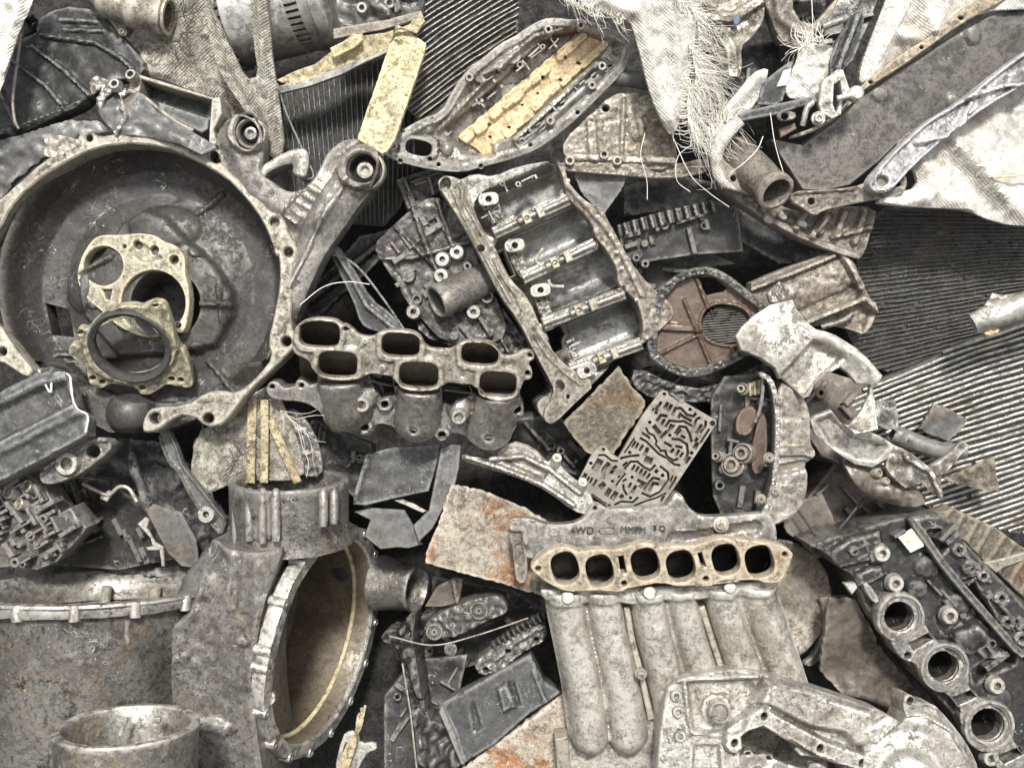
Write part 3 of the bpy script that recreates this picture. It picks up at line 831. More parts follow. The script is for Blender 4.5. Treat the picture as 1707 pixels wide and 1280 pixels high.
mb.build('main_drum', 'alu_grey', T, rough=2.5)
mb = MB()
lathe(mb, fr.p3(165, 985, 0), ax, [(204, 2), (207, 5), (205, 9), (190, 10), (180, 2), (170, -16), (168, -40)], 96)
for a in range(0, 360, 24):
    th = math.radians(a); ax_, b1, b2 = _basis(ax)
    lathe(mb, fr.p3(165, 985, 0) + b1 * 200 * math.cos(th) + b2 * 200 * math.sin(th), ax, [(9, -14), (9, 7), (8, 9), (4, 9), (4, 4), (.1, 4)], 14)
mb.build('drum_rim', 'alu', T, rough=.6)
mb = MB()
lathe(mb, fr.p3(175, 985, 0) - ax * 52, ax, [(150, 0), (130, 12), (126, -10), (90, -14), (60, 14), (52, 14), (50, -8), (.1, -8)], 60)
mb.build('clutch_hub', 'bore', T)
for dx in (-60, 10, 92):
    mb = MB(); x = 165 + dx; tube(mb, [fr.p3(x, 1010, -150), fr.p3(x + 3, 978, -146)], 9, 12); mb.build('stud', 'alu_tan', T)
# shoulder web between them, a rounded casting
# one wall that flows from the drum into the trunk, from the neck down past the big oval opening
R1('trunk', 'alu_grey', T, fr, P('232,1060 300,1034 338,1008 358,970 368,905 374,885 400,900 470,905 500,890 482,935 464,990 452,1060 450,1130 456,1200 474,1290 480,1440 240,1440'), h=lambda X, Y: np.interp(X, [230, 270, 300, 320, 340, 365, 385, 420, 455, 490], [150, 132, 112, 106, 100, 96, 98, 106, 114, 112]) - 30 * sstep((960 - Y) / 70) * sstep((400 - X) / 60 + .4) + dome(X, Y, 432, 1040, 13, 11, 9) - flat(X, Y, P('425,905 418,985'), 6, 5, 8) + flat(X, Y, P('400,1180 300,1165 200,1190'), 10, 7, 14) + 2.2 * lump(X, Y, 8, 50) + 1.5 * lump(X, Y, 9, 120), base=-120, sp=7, bev=4, sm=2, rough=1.5)
# neck on top
ax = up(6.5)
mb = MB()
lathe(mb, fr.p3(482, 799, 5), ax, [(102, -106), (99, -96), (96, -80), (96, -60), (96, -14), (97, -3), (95, 0), (86, 0), (84, -4), (84, -60), (78, -90), (.1, -92)], 72, wob=.006)
mb.build('neck', 'alu_grey', T, rough=1.2)
for a, L in ((0, 78), (1, 74), (2, 78), (3, 74), (6.6, 50), (7.4, 46)):     # ribs between the neck's slots
    xx = 394 + a * 22
    mb = MB(); zz = 5 + math.sqrt(max(0, 96 ** 2 - (xx - 482) ** 2))
    tube(mb, spline([fr.p3(xx, 814, zz - 2), fr.p3(xx, 840, zz + 3), fr.p3(xx, 812 + L + 16, zz + 8)], 10), [4, 6.5, 7.5, 7.5, 7.5, 7.5, 7.5, 7.5, 7, 6], 12)
    mb.build('rib', 'alu_grey', T)
mb = MB()
for xx in (405, 427, 449):
    zz = 5 + math.sqrt(max(0, 96 ** 2 - (xx - 482) ** 2))
    tube(mb, spline([fr.p3(xx, 818, zz - 3), fr.p3(xx, 898, zz - 1)], 6), 5.5, 10)
mb.build('slot', 'black_oil', T)  # black rods between the ribs, standing in for the shade in the slots
# side opening: big bore facing right
axd = np.array((.94, -.15, .30)); axd /= np.linalg.norm(axd)
oc = fr.p3(543, 1066, -60)
mb = MB()
lathe(mb, oc, axd, [(120, -230), (158, -190), (176, -130), (172, -80), (176, -50), (184, -26), (186, -3)], 96, wob=.012)
mb.build('side_barrel', 'alu_oily', T, rough=4.0)
mb = MB()
lathe(mb, oc, axd, [(184, 0), (176, 0), (174, -3), (172, -50), (166, -150), (120, -175), (.1, -178)], 96, wob=.006)
mb.build('barrel_bore', 'inner_brown', T, rough=.8)
ax_, b1, b2 = _basis(axd)
mb = MB()
lathe(mb, oc, axd, [(186, -26), (197, -20), (199, 0), (197, 4), (176, 4), (173, 1), (173, -4)], 96, wob=.012)
for a in range(0, 360, 22):
    th = math.radians(a)
    lathe(mb, oc + b1 * 195 * math.cos(th) + b2 * 195 * math.sin(th), axd, [(8.5, -22), (8.5, 4), (7.5, 6), (3.6, 6), (3.6, 1), (.1, 1)], 14)
mb.build('side_flange', 'alu', T, rough=.8)
mb = MB()
n = 60
tube(mb, [oc - axd * 34 + (b1 * math.cos(t) + b2 * math.sin(t)) * 170 for t in np.linspace(.2, 6.2, n)], 4.2, 8)
mb.build('snap_ring', 'yellow_paint', T)
mb = MB()
best = max(np.linspace(0, 6.28, 180), key=lambda t: (b1 * math.cos(t) + b2 * math.sin(t))[0])
d = b1 * math.cos(best) + b2 * math.sin(best)
lathe(mb, oc - axd * 62 + d * 171.5, -d, [(15, -6), (15, 3), (12, 3.5), (.1, 3.5)], 20)
mb.build('drain_hole_disc', 'rubber', T)  # solid dark disc on the bore wall; the hole's shade is its colour
# pipe stub right of the bore
mb = MB()
a2 = np.array((.86, -.06, .42)); a2 /= np.linalg.norm(a2)
lathe(mb, fr.p3(694, 981, -185), a2, [(52, -78), (46, -50), (41, -10), (43, -2), (42, 2), (38, 2), (36, -1), (35, -40), (33, -76), (.1, -78)], 40)
mb.build('pipe_stub', 'alu', T, rough=.6)
# lower opening at the bottom edge
mb = MB()
a3 = up(0)
lathe(mb, fr.p3(212, 1208, 290), a3, [(90, -220), (93, -60), (95, -8), (96, -2), (94, 1), (85, 1), (83, -2), (81, -50), (60, -56), (56, -44), (.1, -44)], 72, wob=.006)
mb.build('lower_port', 'alu', T, rough=1)
mb = MB(); lathe(mb, fr.p3(225, 1212, 262) , a3, [(44, -24), (44, -20), (40, 8), (30, -14), (28, -24)], 36) if False else None; tube(mb, [fr.p3(200, 1225, 250), fr.p3(212, 1196, 246)], 3, 8); bolt(mb, fr.p3(262, 1206, 250), 6, 10, a3, False); mb.build('inner_stud', 'alu', T)
for s, r in (('1290,260', 11), ('1330,600', 12), ('1325,930', 12), ('1250,580', 15)):
    x, y = G(s)[0]; mb = MB(); boss(mb, fr.p3(x, y, 92), r, r * .4, 10, ax=fr.vec(.3, .1, .9)); mb.build('bolt_boss', 'alu_pale', T)
frm = fr
# scraps poking out beside it
fr = Fr(600, 1250, 30)
mb = MB(); relief(mb, fr, H('0,1120 40,1095 80,1110 90,1160 170,1150 175,1190 130,1200 90,1260 70,1330 0,1330 -40,1300'), holes=[ell(*H('30,1205')[0], 8, 17, 0)], thick=8, sp=6, sm=1)
solo('slotted_tab', 'pale metal tab with one dark slot under the big gearbox side opening', 'tab', fr, mb, 'alu_pale')
fr = Fr(585, 1210, 40)
mb = MB()
for k in range(5):
    r_ = random.Random(k)
    tube(mb, path3(fr, [(607 - k * 2 + r_.uniform(-3, 3), 1175 + k * 4, 10), (598 + r_.uniform(-4, 4), 1210, 16), (580 + k * 3, 1240, 8), (560 + k * 4, 1290, 0)], 14), 2.2, 6)
solo('jute_strand', 'frayed tan jute strands caught between gearbox rim and slotted tab', 'strand', fr, mb, 'straw')

# ------------------------------------------------------------------ cover plate with cast lettering
fr = Fr(1050, 905, 30, 0, .06)
T = thing('lettered_cover', 'flat grey cover plate with cast lettering 4WD behind the six-hole rusty flange', 'cover plate', fr)
oc_ = Mm('40,180 40,140 130,135 210,148 250,172 380,184 480,172 540,140 575,85 600,45 630,38 665,55 700,76 1090,66 1130,20 1165,-40 1210,-20 1235,40 1290,100 1350,128 1480,126 1600,118 1800,100 1850,200 1850,330 1750,345 1500,320 1200,335 900,330 600,345 330,345 160,440 90,300')
R1('plate', 'alu', T, fr, oc_, holes=[ell(*Mm('195,157')[0], 2.5), ell(*Mm('618,70')[0], 3)], h=lambda X, Y: ridge(X, Y, Mm('1150,280 1300,270 1700,200'), 12, -8) + 1.2 * lump(X, Y, 33, 22), thick=26, sp=6, bev=2.5, sm=1, rough=.8)
mb = MB()
words(mb, fr, '4WD', *Mm('530,220')[0], 17, -1, 1.5, 1.6)
words(mb, fr, 'MMPM', *Mm('875,215')[0], 15, -2, 1.5, 1.6)
words(mb, fr, '3 Q', *Mm('1052,205')[0], 13, -2, 1.5, 1.6)
tube(mb, path3(fr, [(*Mm(s)[0], 1.6) for s in ('645,228', '665,198', '740,198', '752,218', '735,236', '700,232', '665,240', '645,228')], 30), 1.1, 6)
mb.build('cast_lettering', 'black_oil', T)  # letters cast with the plate; their shade is put into the black colour
mb = MB(); bolt(mb, fr.p3(*Mm('1470,180')[0], 0), 9, 7); mb.build('bolt', 'alu_tan', T)
mb = MB(); boss(mb, fr.p3(*Mm('340,225')[0], 0), 8, 4, 2); mb.build('cast_mark', 'alu', T)
R1('side_bracket', 'alu_brown', T, fr, Mm('35,185 60,140 150,185 172,305 130,320 165,440 150,575 90,580 70,470 60,320 40,300'), z=8, h=lambda X, Y: flat(X, Y, Mm('60,200 140,205 150,290'), 6, 7, 4) + flat(X, Y, Mm('100,340 110,420'), 7, -6, 4), thick=26, sp=5, sm=1, rough=.8)

# ------------------------------------------------------------------ lower manifold: oval ports and five runners
fr = Fr(1110, 1050, 56, .0, .12)
T = thing('runner_manifold', 'aluminium intake manifold with rusty six-hole flange and ribbed runners sweeping down, bottom centre', 'intake manifold', fr)
of = Mm('180,470 190,450 250,400 320,345 390,330 450,340 520,368 600,347 700,354 800,345 870,318 930,302 1000,308 1060,338 1150,322 1250,330 1330,312 1400,288 1460,270 1540,278 1590,305') + I('250,145 330,150 410,162 500,178 552,212 548,240 510,330 480,362 420,367 370,347 270,350 200,350 130,378 40,372') + Mm('1600,560 1550,560 1430,585 1390,603 1280,592 1180,602 1060,572 920,600 840,612 790,640 700,632 590,627 430,640 300,582 200,502')
pts_ = [(Mm('415,478')[0], 23, 27.5), (Mm('650,495')[0], 23, 27), (Mm('960,450')[0], 23.5, 27), (Mm('1200,463')[0], 24, 26.5), (Mm('1505,420')[0], 23, 26.5), (I('386,257')[0], 24, 27)]
R1('flange', 'flange_tan', T, fr, of, holes=[ell(c[0], c[1], a, b, -14, 40, 2.7) for c, a, b in pts_] + [slot(Mm('795,405 812,500'), 10), slot(Mm('1330,380 1355,460'), 8)] + [ell(*Mm(s)[0], 5) for s in ('232,480', '815,580', '1370,548')] + [ell(*I('510,220')[0], 4.5)], z=6, h=lambda X, Y: 1.0 * lump(X, Y, 12, 14), thick=26, sp=5, bev=1.6, sm=1, rough=.8)
for c, a, b in pts_:
    mb = MB(); V = []
    for s, dz in ((1.03, 0), (1.02, -60), (.95, -110), (.01, -112)): V += [np.append(p, dz) for p in fr.uv(ell(c[0], c[1] + (6 if dz < -20 else 0), a * s, b * s, -14, 36, 2.7), dz)]
    mb.add(V, [(k * 36 + i, (k + 1) * 36 + i, (k + 1) * 36 + (i + 1) % 36, k * 36 + (i + 1) % 36) for k in range(3) for i in range(36)])
    mb.build('port_duct', 'black_oil', T)
body = P('908,998 930,992 1100,994 1292,980 1312,1010 1330,1070 1352,1140 1380,1240 1400,1330 950,1330 950,1250 940,1170 925,1090 912,1030')
tubes = [(P('944,985 951,1050 967,1120 983,1190 986,1240'), 34), (P('1006,988 1016,1050 1033,1120 1046,1190 1051,1240'), 33), (P('1083,985 1094,1060 1110,1120 1128,1210 1140,1300'), 33), (P('1137,985 1152,1050 1172,1120 1200,1200'), 30), (P('1207,975 1224,1050 1248,1120 1280,1200'), 32), (P('1260,970 1282,1040 1312,1120 1345,1200'), 33)]
tubes = [([tuple(p) for p in spline(t, 14)], r) for t, r in tubes]
def ht(X, Y):
    zs = []
    for i, (pts, r) in enumerate(tubes):
        d = pd(X, Y, pts) / (r * 1.04)
        zs.append(-50 + (52 if i % 2 == 0 else 49) * np.sqrt(np.clip(1 - d ** 2.5, 0, 1)))
    z = np.maximum(smax(zs, 7) - 4, -48)
    for gp_ in (P('1045,1000 1053,1060 1071,1130 1088,1200'), P('1170,1000 1186,1060 1206,1120 1226,1180')): z -= 20 * np.exp(-(pd(X, Y, gp_) / 6.5) ** 2)
    for gp_ in (P('976,1000 985,1060 1000,1130 1018,1240'), P('1112,1000 1124,1060 1142,1130'), P('1232,1000 1254,1060 1282,1130')): z -= 8 * np.exp(-(pd(X, Y, gp_) / 5) ** 2)
    z += flat(X, Y, P('905,1003 1290,985'), 12, 5, 8)
    return z
R1('runner_body', 'alu_runner', T, fr, body, z=-4, h=ht, base=-110, sp=4.6, bev=3, sm=1, rough=1.2)
def hneck(X, Y): return -8 + 5 * lump(X, Y, 3, 30)
for gp_ in (P('1045,1012 1053,1062 1070,1130 1086,1200'), P('1170,1012 1186,1062 1206,1122')):
    R1('web_rib', 'alu_tan', T, fr, slot([tuple(p) for p in spline(gp_, 12)], 10, False), z=-34, thick=40, sp=5, bev=2, sm=0)
R1('runner_neck', 'alu_runner', T, fr, P('905,984 900,992 912,1006 960,1011 1010,1003 1060,1013 1100,1003 1160,1003 1230,995 1290,988 1310,970 1200,976 1060,984'), z=-8, h=hneck, thick=40, sp=6, bev=3, sm=2)
for s in ('1120,433', '1525,412'):
    x, y = H(s)[0]; mb = MB(); lathe(mb, fr.p3(x, y, -8), (0, .3, 1), [(11, -3), (11, 6), (9, 8), (.1, 9)], 16); mb.build('plug', 'alu_pale', T)
x, y = I('235,385')[0]; mb = MB(); lathe(mb, fr.p3(x, y, -8), (0, .3, 1), [(10, -3), (10, 6), (8, 8), (.1, 9)], 16); mb.build('plug', 'alu_pale', T)
mb = MB(); bolt(mb, fr.p3(1068, 1122, -8), 7, 12); mb.build('bolt', 'alu_brown', T)
mb = MB(); relief(mb, fr, P('925,1232 946,1228 955,1300 930,1300'), z=-30, thick=40, sp=None, sm=0); mb.build('foot_tab', 'alu_brown', T)

# ------------------------------------------------------------------ aluminium timing case at the bottom right
fr = Fr(1350, 1210, 92, .02, -.1)
T = thing('timing_case', 'pale aluminium timing case with triangular flanged window and round bowl, bottom right edge', 'timing case', fr)
ob = P('1095,1340 1100,1240 1108,1180 1118,1140 1160,1126 1240,1117 1276,1124 1380,1155 1498,1196 1492,1216 1510,1200') + I('1120,930 1140,920 1170,935 1180,965 1260,970 1300,1000 1380,1100 1450,1200 1500,1300 1500,1480 900,1480')
win = I('290,1120 330,1090 400,1068 470,1110 580,1178 570,1200 600,1230 700,1240 800,1262 830,1330 830,1440 320,1440 300,1300')
win2 = I('300,1225 330,1195 370,1210 420,1215 440,1250 500,1300 420,1330 330,1300')
def hc(X, Y):
    z = np.full_like(X, -20.)
    fl = I('255,1160 265,1110 400,1015 430,1040 600,1130 690,1180 820,1225 890,1250 905,1340')
    z = np.maximum(z, flat(X, Y, fl, 15, 20, 5) - 20 + 6)
    z += 24 * sstep((rimd(X, Y, I('410,840 620,880 860,960 1080,1030 1075,1060 1010,1100 900,1180 850,1170 790,1110 640,1085 580,1060 450,990 370,960'))) / 14 + .3)
    z += flat(X, Y, I('410,850 620,890 900,960 1080,1040'), 4, 6, 4)
    z += area_h(X, Y, I('30,860 330,850 380,900 300,1090 210,1130 60,1100'), -9, 10)
    z += flat(X, Y, I('-70,850 380,830'), 4, 8, 4) + flat(X, Y, I('20,870 40,1050 60,1110 210,1120'), 4, 7, 4) + flat(X, Y, I('410,850 350,960'), 4, 8, 4)
    z = z - area_h(X, Y, I('70,1180 190,1180 200,1300 60,1300'), 10, 6)
    bx, by = I('1120,1330')[0]; r = np.hypot(X - bx, Y - by)
    z = np.where((r < 124) & (X > 1440), -20 + 26 * np.sqrt(np.clip(1 - (r / 126) ** 2, 0, 1)) + 3 * np.sin(r / 7.), z)
    z += flat(X, Y, I('960,1150 1100,1020 1200,1010 1330,1090 1420,1240'), 3, 5, 3)
    z += cyl(X, Y, *I('180,1000')[0], 26, 5, 4)
    return z
fh = [ell(*I(s)[0], 5.5, 7, 20) for s in ('405,1020', '258,1152', '682,1178', '888,1252', '1150,957')] + [ell(*I('270,1215')[0], 4)]
R1('case', 'alu_pale', T, fr, ob, holes=[win] + fh, h=hc, base=-75, sp=5.5, bev=2, sm=1, rough=1.0)
mb = MB(); lathe(mb, fr.p3(*I('180,1000')[0], -8), (.1, 0, 1), [(17, -4), (17, 10), (15, 12), (13, 10), (12, 6), (.1, 6)], 26); mb.build('plug', 'alu', T)
R1('inner_web', 'alu', T, fr, I('280,1230 310,1195 340,1190 360,1215 430,1205 460,1240 620,1290 640,1250 700,1260 760,1330 760,1450 280,1450'), holes=[ell(*I('325,1200')[0], 5), ell(*I('432,1225')[0], 5), I('330,1290 380,1270 430,1300 420,1400 330,1400')], z=-14, h=lambda X, Y: 3 * lump(X, Y, 5, 25), thick=20, sp=6, sm=1)
bosses(mb2 := MB(), fr, [I('-30,920')[0], I('-20,1000')[0], I('-10,1120')[0]], 9, 4, 6, -14); mb2.build('bolt_boss', 'alu', T)

# ------------------------------------------------------------------ oily cylinder head on the right
fr = Fr(1560, 1060, 10, -.06, .05)
T = thing('cylinder_head', 'black oily cylinder head with three pale-rimmed round ports in a row, lower right', 'cylinder head', fr)
oh = I('640,190 720,175 760,150 850,140 960,95 1150,45 1230,25 1330,30 1400,150 1500,250 1620,380 1720,470 1900,650 1900,1500 1660,1500 1560,1290 1480,1200 1400,1060 1330,980 1220,880 1165,790 1100,745 1050,650 960,540 900,400 870,330 800,300 740,220')
def hh(X, Y):
    z = np.full_like(X, -24.)
    z += area_h(X, Y, I('1150,45 1240,25 1330,30 1500,250 1800,560 1800,800 1690,720 1300,270'), 16, 8)
    z += area_h(X, Y, I('740,220 850,150 1000,110 1010,170 960,260 800,300'), 12, 8)
    z += area_h(X, Y, I('880,330 960,290 1010,290 1020,340 950,380 900,390'), 12, 7)
    z -= area_h(X, Y, I('1000,420 1180,400 1240,440 1220,640 1100,600'), 4, 14)
    for s, r, h in (('1190,400', 40, 18), ('1400,480', 44, 12), ('1490,620', 48, 14), ('1430,660', 50, 14), ('1240,300', 46, 12), ('1610,760', 40, 14), ('1600,960', 50, 12), ('1250,330', 30, 8)):
        x, y = I(s)[0]; z = np.maximum(z, np.where(np.hypot(X - x, Y - y) < r * .5, -24 + dome(X, Y, x, y, r * .5, r * .5, h), z))
    z += area_h(X, Y, I('1360,610 1480,570 1540,640 1520,690 1440,740 1370,690'), 10, 6)
    z -= area_h(X, Y, I('1400,360 1450,350 1580,560 1540,590'), 26, 6) + area_h(X, Y, I('1230,110 1290,100 1340,180 1300,220'), 18, 6) + area_h(X, Y, I('1480,820 1560,760 1690,740 1690,780 1560,840 1490,880'), 20, 7)
    z += 1.2 * lump(X, Y, 44, 26)
    return z
mb = MB(); relief(mb, fr, oh, holes=[ell(c[0], c[1], 30) for c in (I('1080,530')[0], I('1300,778')[0], I('1520,1068')[0])], h=hh, base=-110, sp=5.5, bev=2, sm=1, rough=.6)
greeble(mb, fr, I('1180,330 1260,300 1560,640 1640,760 1560,820 1460,760 1240,520'), 16, 5, -22, 18, 12, -50)
greeble(mb, fr, I('1260,60 1330,40 1500,260 1800,600 1750,700 1560,520 1330,230'), 22, 6, -8, 18, 14, -50)
greeble(mb, fr, I('760,220 850,160 1000,110 1130,80 1150,130 1000,180 900,300'), 9, 7, -14, 16, 10, 25)
mb.build('casting', 'black_oil', T)
R1('gasket_rail', 'alu_oily', T, fr, slot(I('1150,58 1225,160 1310,285 1430,425 1560,575 1690,722'), 12), z=0, h=lambda X, Y: flat(X, Y, I('1150,58 1225,160 1310,285 1430,425 1560,575 1690,722'), 2.2, -2.5, 2) + 1.0 * lump(X, Y, 3, 10), thick=16, sp=4, bev=1.2, sm=1)
bores = [(I('1080,530')[0], 43, 25), (I('1300,778')[0], 44, 26), (I('1520,1068')[0], 46, 28), (I('1760,1380')[0], 46, 28)]
strip = [tuple(p) for p in I('955,500 1000,430 1080,405 1170,440 1210,520 1205,580 1300,690 1390,740 1430,830 1420,880 1500,950 1600,1010 1650,1100 1640,1150 1740,1260 1900,1400 1700,1480 1640,1390 1560,1290 1540,1180 1420,1130 1375,1040 1390,980 1300,900 1200,850 1165,760 1100,745 1060,700 1030,640 1100,640 1000,600')]
R1('port_flange', 'alu', T, fr, strip, holes=[ell(c[0], c[1], r, r) for c, R, r in bores[:3]] + [I('1125,660 1225,608 1248,640 1150,700'), I('1340,930 1440,890 1470,925 1370,970'), I('1560,1220 1680,1175 1700,1210 1600,1260')] + [ell(*I('1122,722')[0], 6)], z=-2, h=lambda X, Y: 1.5 * lump(X, Y, 2, 10), thick=30, sp=4.5, bev=1.5, sm=2, rough=1)
for c, R, r in bores[:3]:
    mb = MB()
    lathe(mb, fr.p3(c[0], c[1], -2), (0, 0, 1), [(R - 1, -12), (R - 1, 0), (R - 3, 4), (R * .84, 4.5), (R * .80, 2), (R * .76, 2), (r + 3, -6), (r, -8), (r * .97, -26)], 44, wob=.01)
    mb.build('port_ring', 'alu', T, rough=.6)
    mb = MB(); lathe(mb, fr.p3(c[0], c[1], -2), (0, 0, 1), [(r * .97, -25), (r * .9, -90), (.1, -95)], 36); mb.build('port_throat', 'black_oil', T)
for s in ('985,212', '1052,360', '1320,520', '1552,865', '1522,1222'):
    x, y = I(s)[0]
    mb = MB(); boss(mb, fr.p3(x, y, -14), 13, 6.5, 10); mb.build('bolt_boss', 'alu_pale', T)
R1('locating_arm', 'alu', T, fr, slot(I('915,375 965,450'), 12), z=-4, thick=20, sp=4, sm=1)
mb = MB(); relief(mb, fr, I('1072,135 1140,92 1205,150 1200,180 1135,212'), z=-6, thick=3, sp=5, bev=.6, sm=0); mb.build('label_patch', 'white_scrap', T)
mb = MB(); words(mb, fr, '3K', *I('1412,632')[0], 13, -30, -10, 1.5); mb.build('cast_lettering', 'rubber', T)
mb = MB(); relief(mb, fr, I('805,365 860,360 872,385 845,420'), z=-4, thick=12, sp=None, sm=0); mb.build('lug', 'alu_pale', T)
for s, a in (('1380,200', 20), ('1440,290', 25), ('1590,440', 22), ('1620,560', 20), ('1690,640', 22), ('1500,330', 18)):
    x, y = I(s)[0]
    R1('cam_tower', 'alu_oily', T, fr, slot([(x - a * .5, y - a * .3), (x + a * .5, y + a * .3)], a, False), holes=[ell(x, y, 5)], z=4, h=lambda X, Y: 3 * lump(X, Y, int(a), 9), thick=26, sp=4, sm=1, rough=1)

# ------------------------------------------------------------------ valve body with maze channels
fr = Fr(1080, 750, 6, .10, .05)
T = thing('maze_plate', 'pale valve body plate with a maze of dark oil channels, standing at a tilt', 'valve body', fr)
ov = Vb('890,75 920,58 960,70 975,105 1090,182 1120,170 1410,335 1415,370 1395,400 925,1110 880,1140 420,1152 395,1130 300,1055 200,980 150,930 130,895 225,720 240,680 300,600 345,575 385,578 430,640 500,685 560,590 720,300')
hv = [ell(*Vb(s)[0], r * .9) for s, r in (('932,92', 3.2), ('1170,237', 3.4), ('1378,365', 5.2), ('797,356', 3.2), ('982,475', 3.2), ('1185,640', 3.4), ('610,635', 3.2), ('915,848', 3.6), ('632,865', 3.2), ('618,1056', 3), ('450,902', 3), ('367,606', 3.2), ('250,735', 3.2), ('420,1130', 3))]
sl = [('930,235 965,170', 24), ('965,255 1000,190', 24), ('905,165 880,200 850,240', 20), ('850,280 865,225', 22), ('820,250 835,225', 12), ('1005,290 1035,225 1085,225 1140,285 1200,300 1225,270', 20), ('1060,320 1080,280 1110,305 1185,345', 22),
      ('860,345 900,290 960,300', 22), ('905,380 935,325', 20), ('940,400 980,340 1060,350 1110,345 1200,395 1230,330 1265,310', 19), ('965,440 1000,370', 18), ('995,415 1025,380', 14), ('1030,460 1075,395 1130,400 1165,460 1185,540', 19), ('1045,470 1085,420', 18), ('1085,480 1125,500', 18),
      ('1225,460 1280,375', 20), ('1265,455 1315,380 1315,340', 18), ('1265,545 1350,415', 14), ('895,500 960,435', 24), ('1000,510 1070,515 1140,560 1150,640 1120,710', 20), ('1210,600 1240,540', 30), ('1215,535 1240,500', 22), ('1130,735 1170,675', 20),
      ('830,385 890,460', 34), ('725,450 800,505', 16), ('760,405 785,455 835,480 860,530 850,560 895,610', 14), ('930,540 1000,580', 20), ('990,635 1020,600', 22), ('1035,575 1100,590', 20), ('1040,665 1070,610', 20), ('1075,680 1105,635', 18),
      ('560,640 655,500', 12), ('630,590 665,530', 18), ('665,600 690,545', 16), ('705,500 760,530 830,600 880,650 960,690 1020,745 1080,755', 17), ('700,620 735,565', 18), ('745,665 780,590', 26), ('885,620 940,620 955,670 1020,710 1060,690', 17),
      ('520,690 610,670 700,660', 18), ('545,760 590,725', 18), ('560,790 620,720 680,720 740,770 800,800 850,750', 17), ('630,800 660,750', 17), ('665,815 695,765', 17), ('700,835 730,785', 17), ('735,855 765,805', 17), ('765,880 800,830', 17), ('750,690 820,720', 50),
      ('890,760 965,820 970,880 890,1000 800,1045 720,1010', 16), ('985,910 1010,850', 12), ('975,975 1045,860', 14), ('845,800 870,820', 30), ('790,990 830,920 880,930', 24), ('740,980 800,900 830,870 890,885', 20), ('680,890 740,920 700,960', 26), ('600,960 625,915', 18), ('630,1010 670,940', 22), ('545,905 580,880', 14), ('550,930 555,980 585,1030', 16), ('480,945 520,890 570,830', 12), ('500,870 520,850', 14),
      ('320,660 380,660 440,710 500,715', 15), ('280,800 330,720 340,700', 50), ('360,880 370,790 420,730', 30), ('180,880 205,830', 26), ('215,900 235,860', 14), ('240,920 265,870', 14), ('270,945 305,885', 14), ('330,960 380,920', 36), ('390,1040 430,970', 34), ('440,1070 490,1000', 34), ('520,1055 550,1030', 26), ('470,1120 530,1090 640,1095 690,1050', 15), ('650,1130 760,1085 860,1055 950,1010', 13), ('900,1090 935,1020', 16), ('260,1020 330,1070 390,1110', 10), ('455,790 490,760', 22), ('430,830 460,800', 22)]
hv += [slot(Vb(a), w / 5.564 * 1.26, False) for a, w in sl]
R1('face_plate', 'alu_face', T, fr, ov, holes=hv, thick=17, sp=None, bev=.45, sm=0, rough=0)
R1('channel_floor', 'black_oil', T, fr, Vb('905,95 960,90 1100,200 1400,350 1390,390 920,1095 880,1125 430,1140 210,975 145,925 145,895 245,690 345,590 430,655 500,700 735,300'), z=-15, thick=4, sp=None, bev=.3, sm=0, rough=0)
R1('base_block', 'alu_brown', T, fr, Vb('890,75 920,58 960,70 975,105 1090,182 1120,170 1410,335 1415,370 1395,400 925,1110 880,1140 420,1152 200,980 150,930 130,895 240,680 345,575 430,640 500,685 720,300'), z=-19.2, thick=16, sp=8, bev=.5, sm=0, rough=0)
mb = MB(); relief(mb, fr, Vb('980,90 1010,80 1120,165 1090,190'), z=-3, thick=18, sp=None, sm=0); mb.build('notch_block', 'alu_grey', T)

# ------------------------------------------------------------------ helpers for sheets, sacks and radiators
def sheet(name, label, cat, m, pts, z, tx=0, ty=0, thick=5, sp=9, holes=(), h=None, group=None, sm=0, bev=.8, rough=.8, curl=7, torn=.9):
    cx = sum(p[0] for p in pts) / len(pts); cy = sum(p[1] for p in pts) / len(pts)
    fr = Fr(cx, cy, z, tx, ty); mb = MB()
    sd = int(cx + cy)
    hh = lambda X, Y: (h(X, Y) if h is not None else 0) + curl * lump(X, Y, sd, 150) + curl * .35 * lump(X, Y, sd + 1, 50)
    relief(mb, fr, ragged(pts, torn, 6, sd), holes=holes, thick=thick, sp=sp, h=hh, sm=sm, bev=bev, rough=rough)
    return solo(name, label, cat, fr, mb, m, group), fr
def folds(pts_list, r=14, h=14, seed=1, amp=7, sc=70):
    def f(X, Y):
        z = amp * lump(X, Y, seed, sc) - amp * 1.1 * np.abs(lump(X, Y, seed + 1, sc * .8)) - amp * .45 * np.abs(lump(X, Y, seed + 2, sc * .33))
        for p in pts_list:
            d = pd(X, Y, p) / r
            z = z + h * np.exp(-d * d)
        return z
    return f
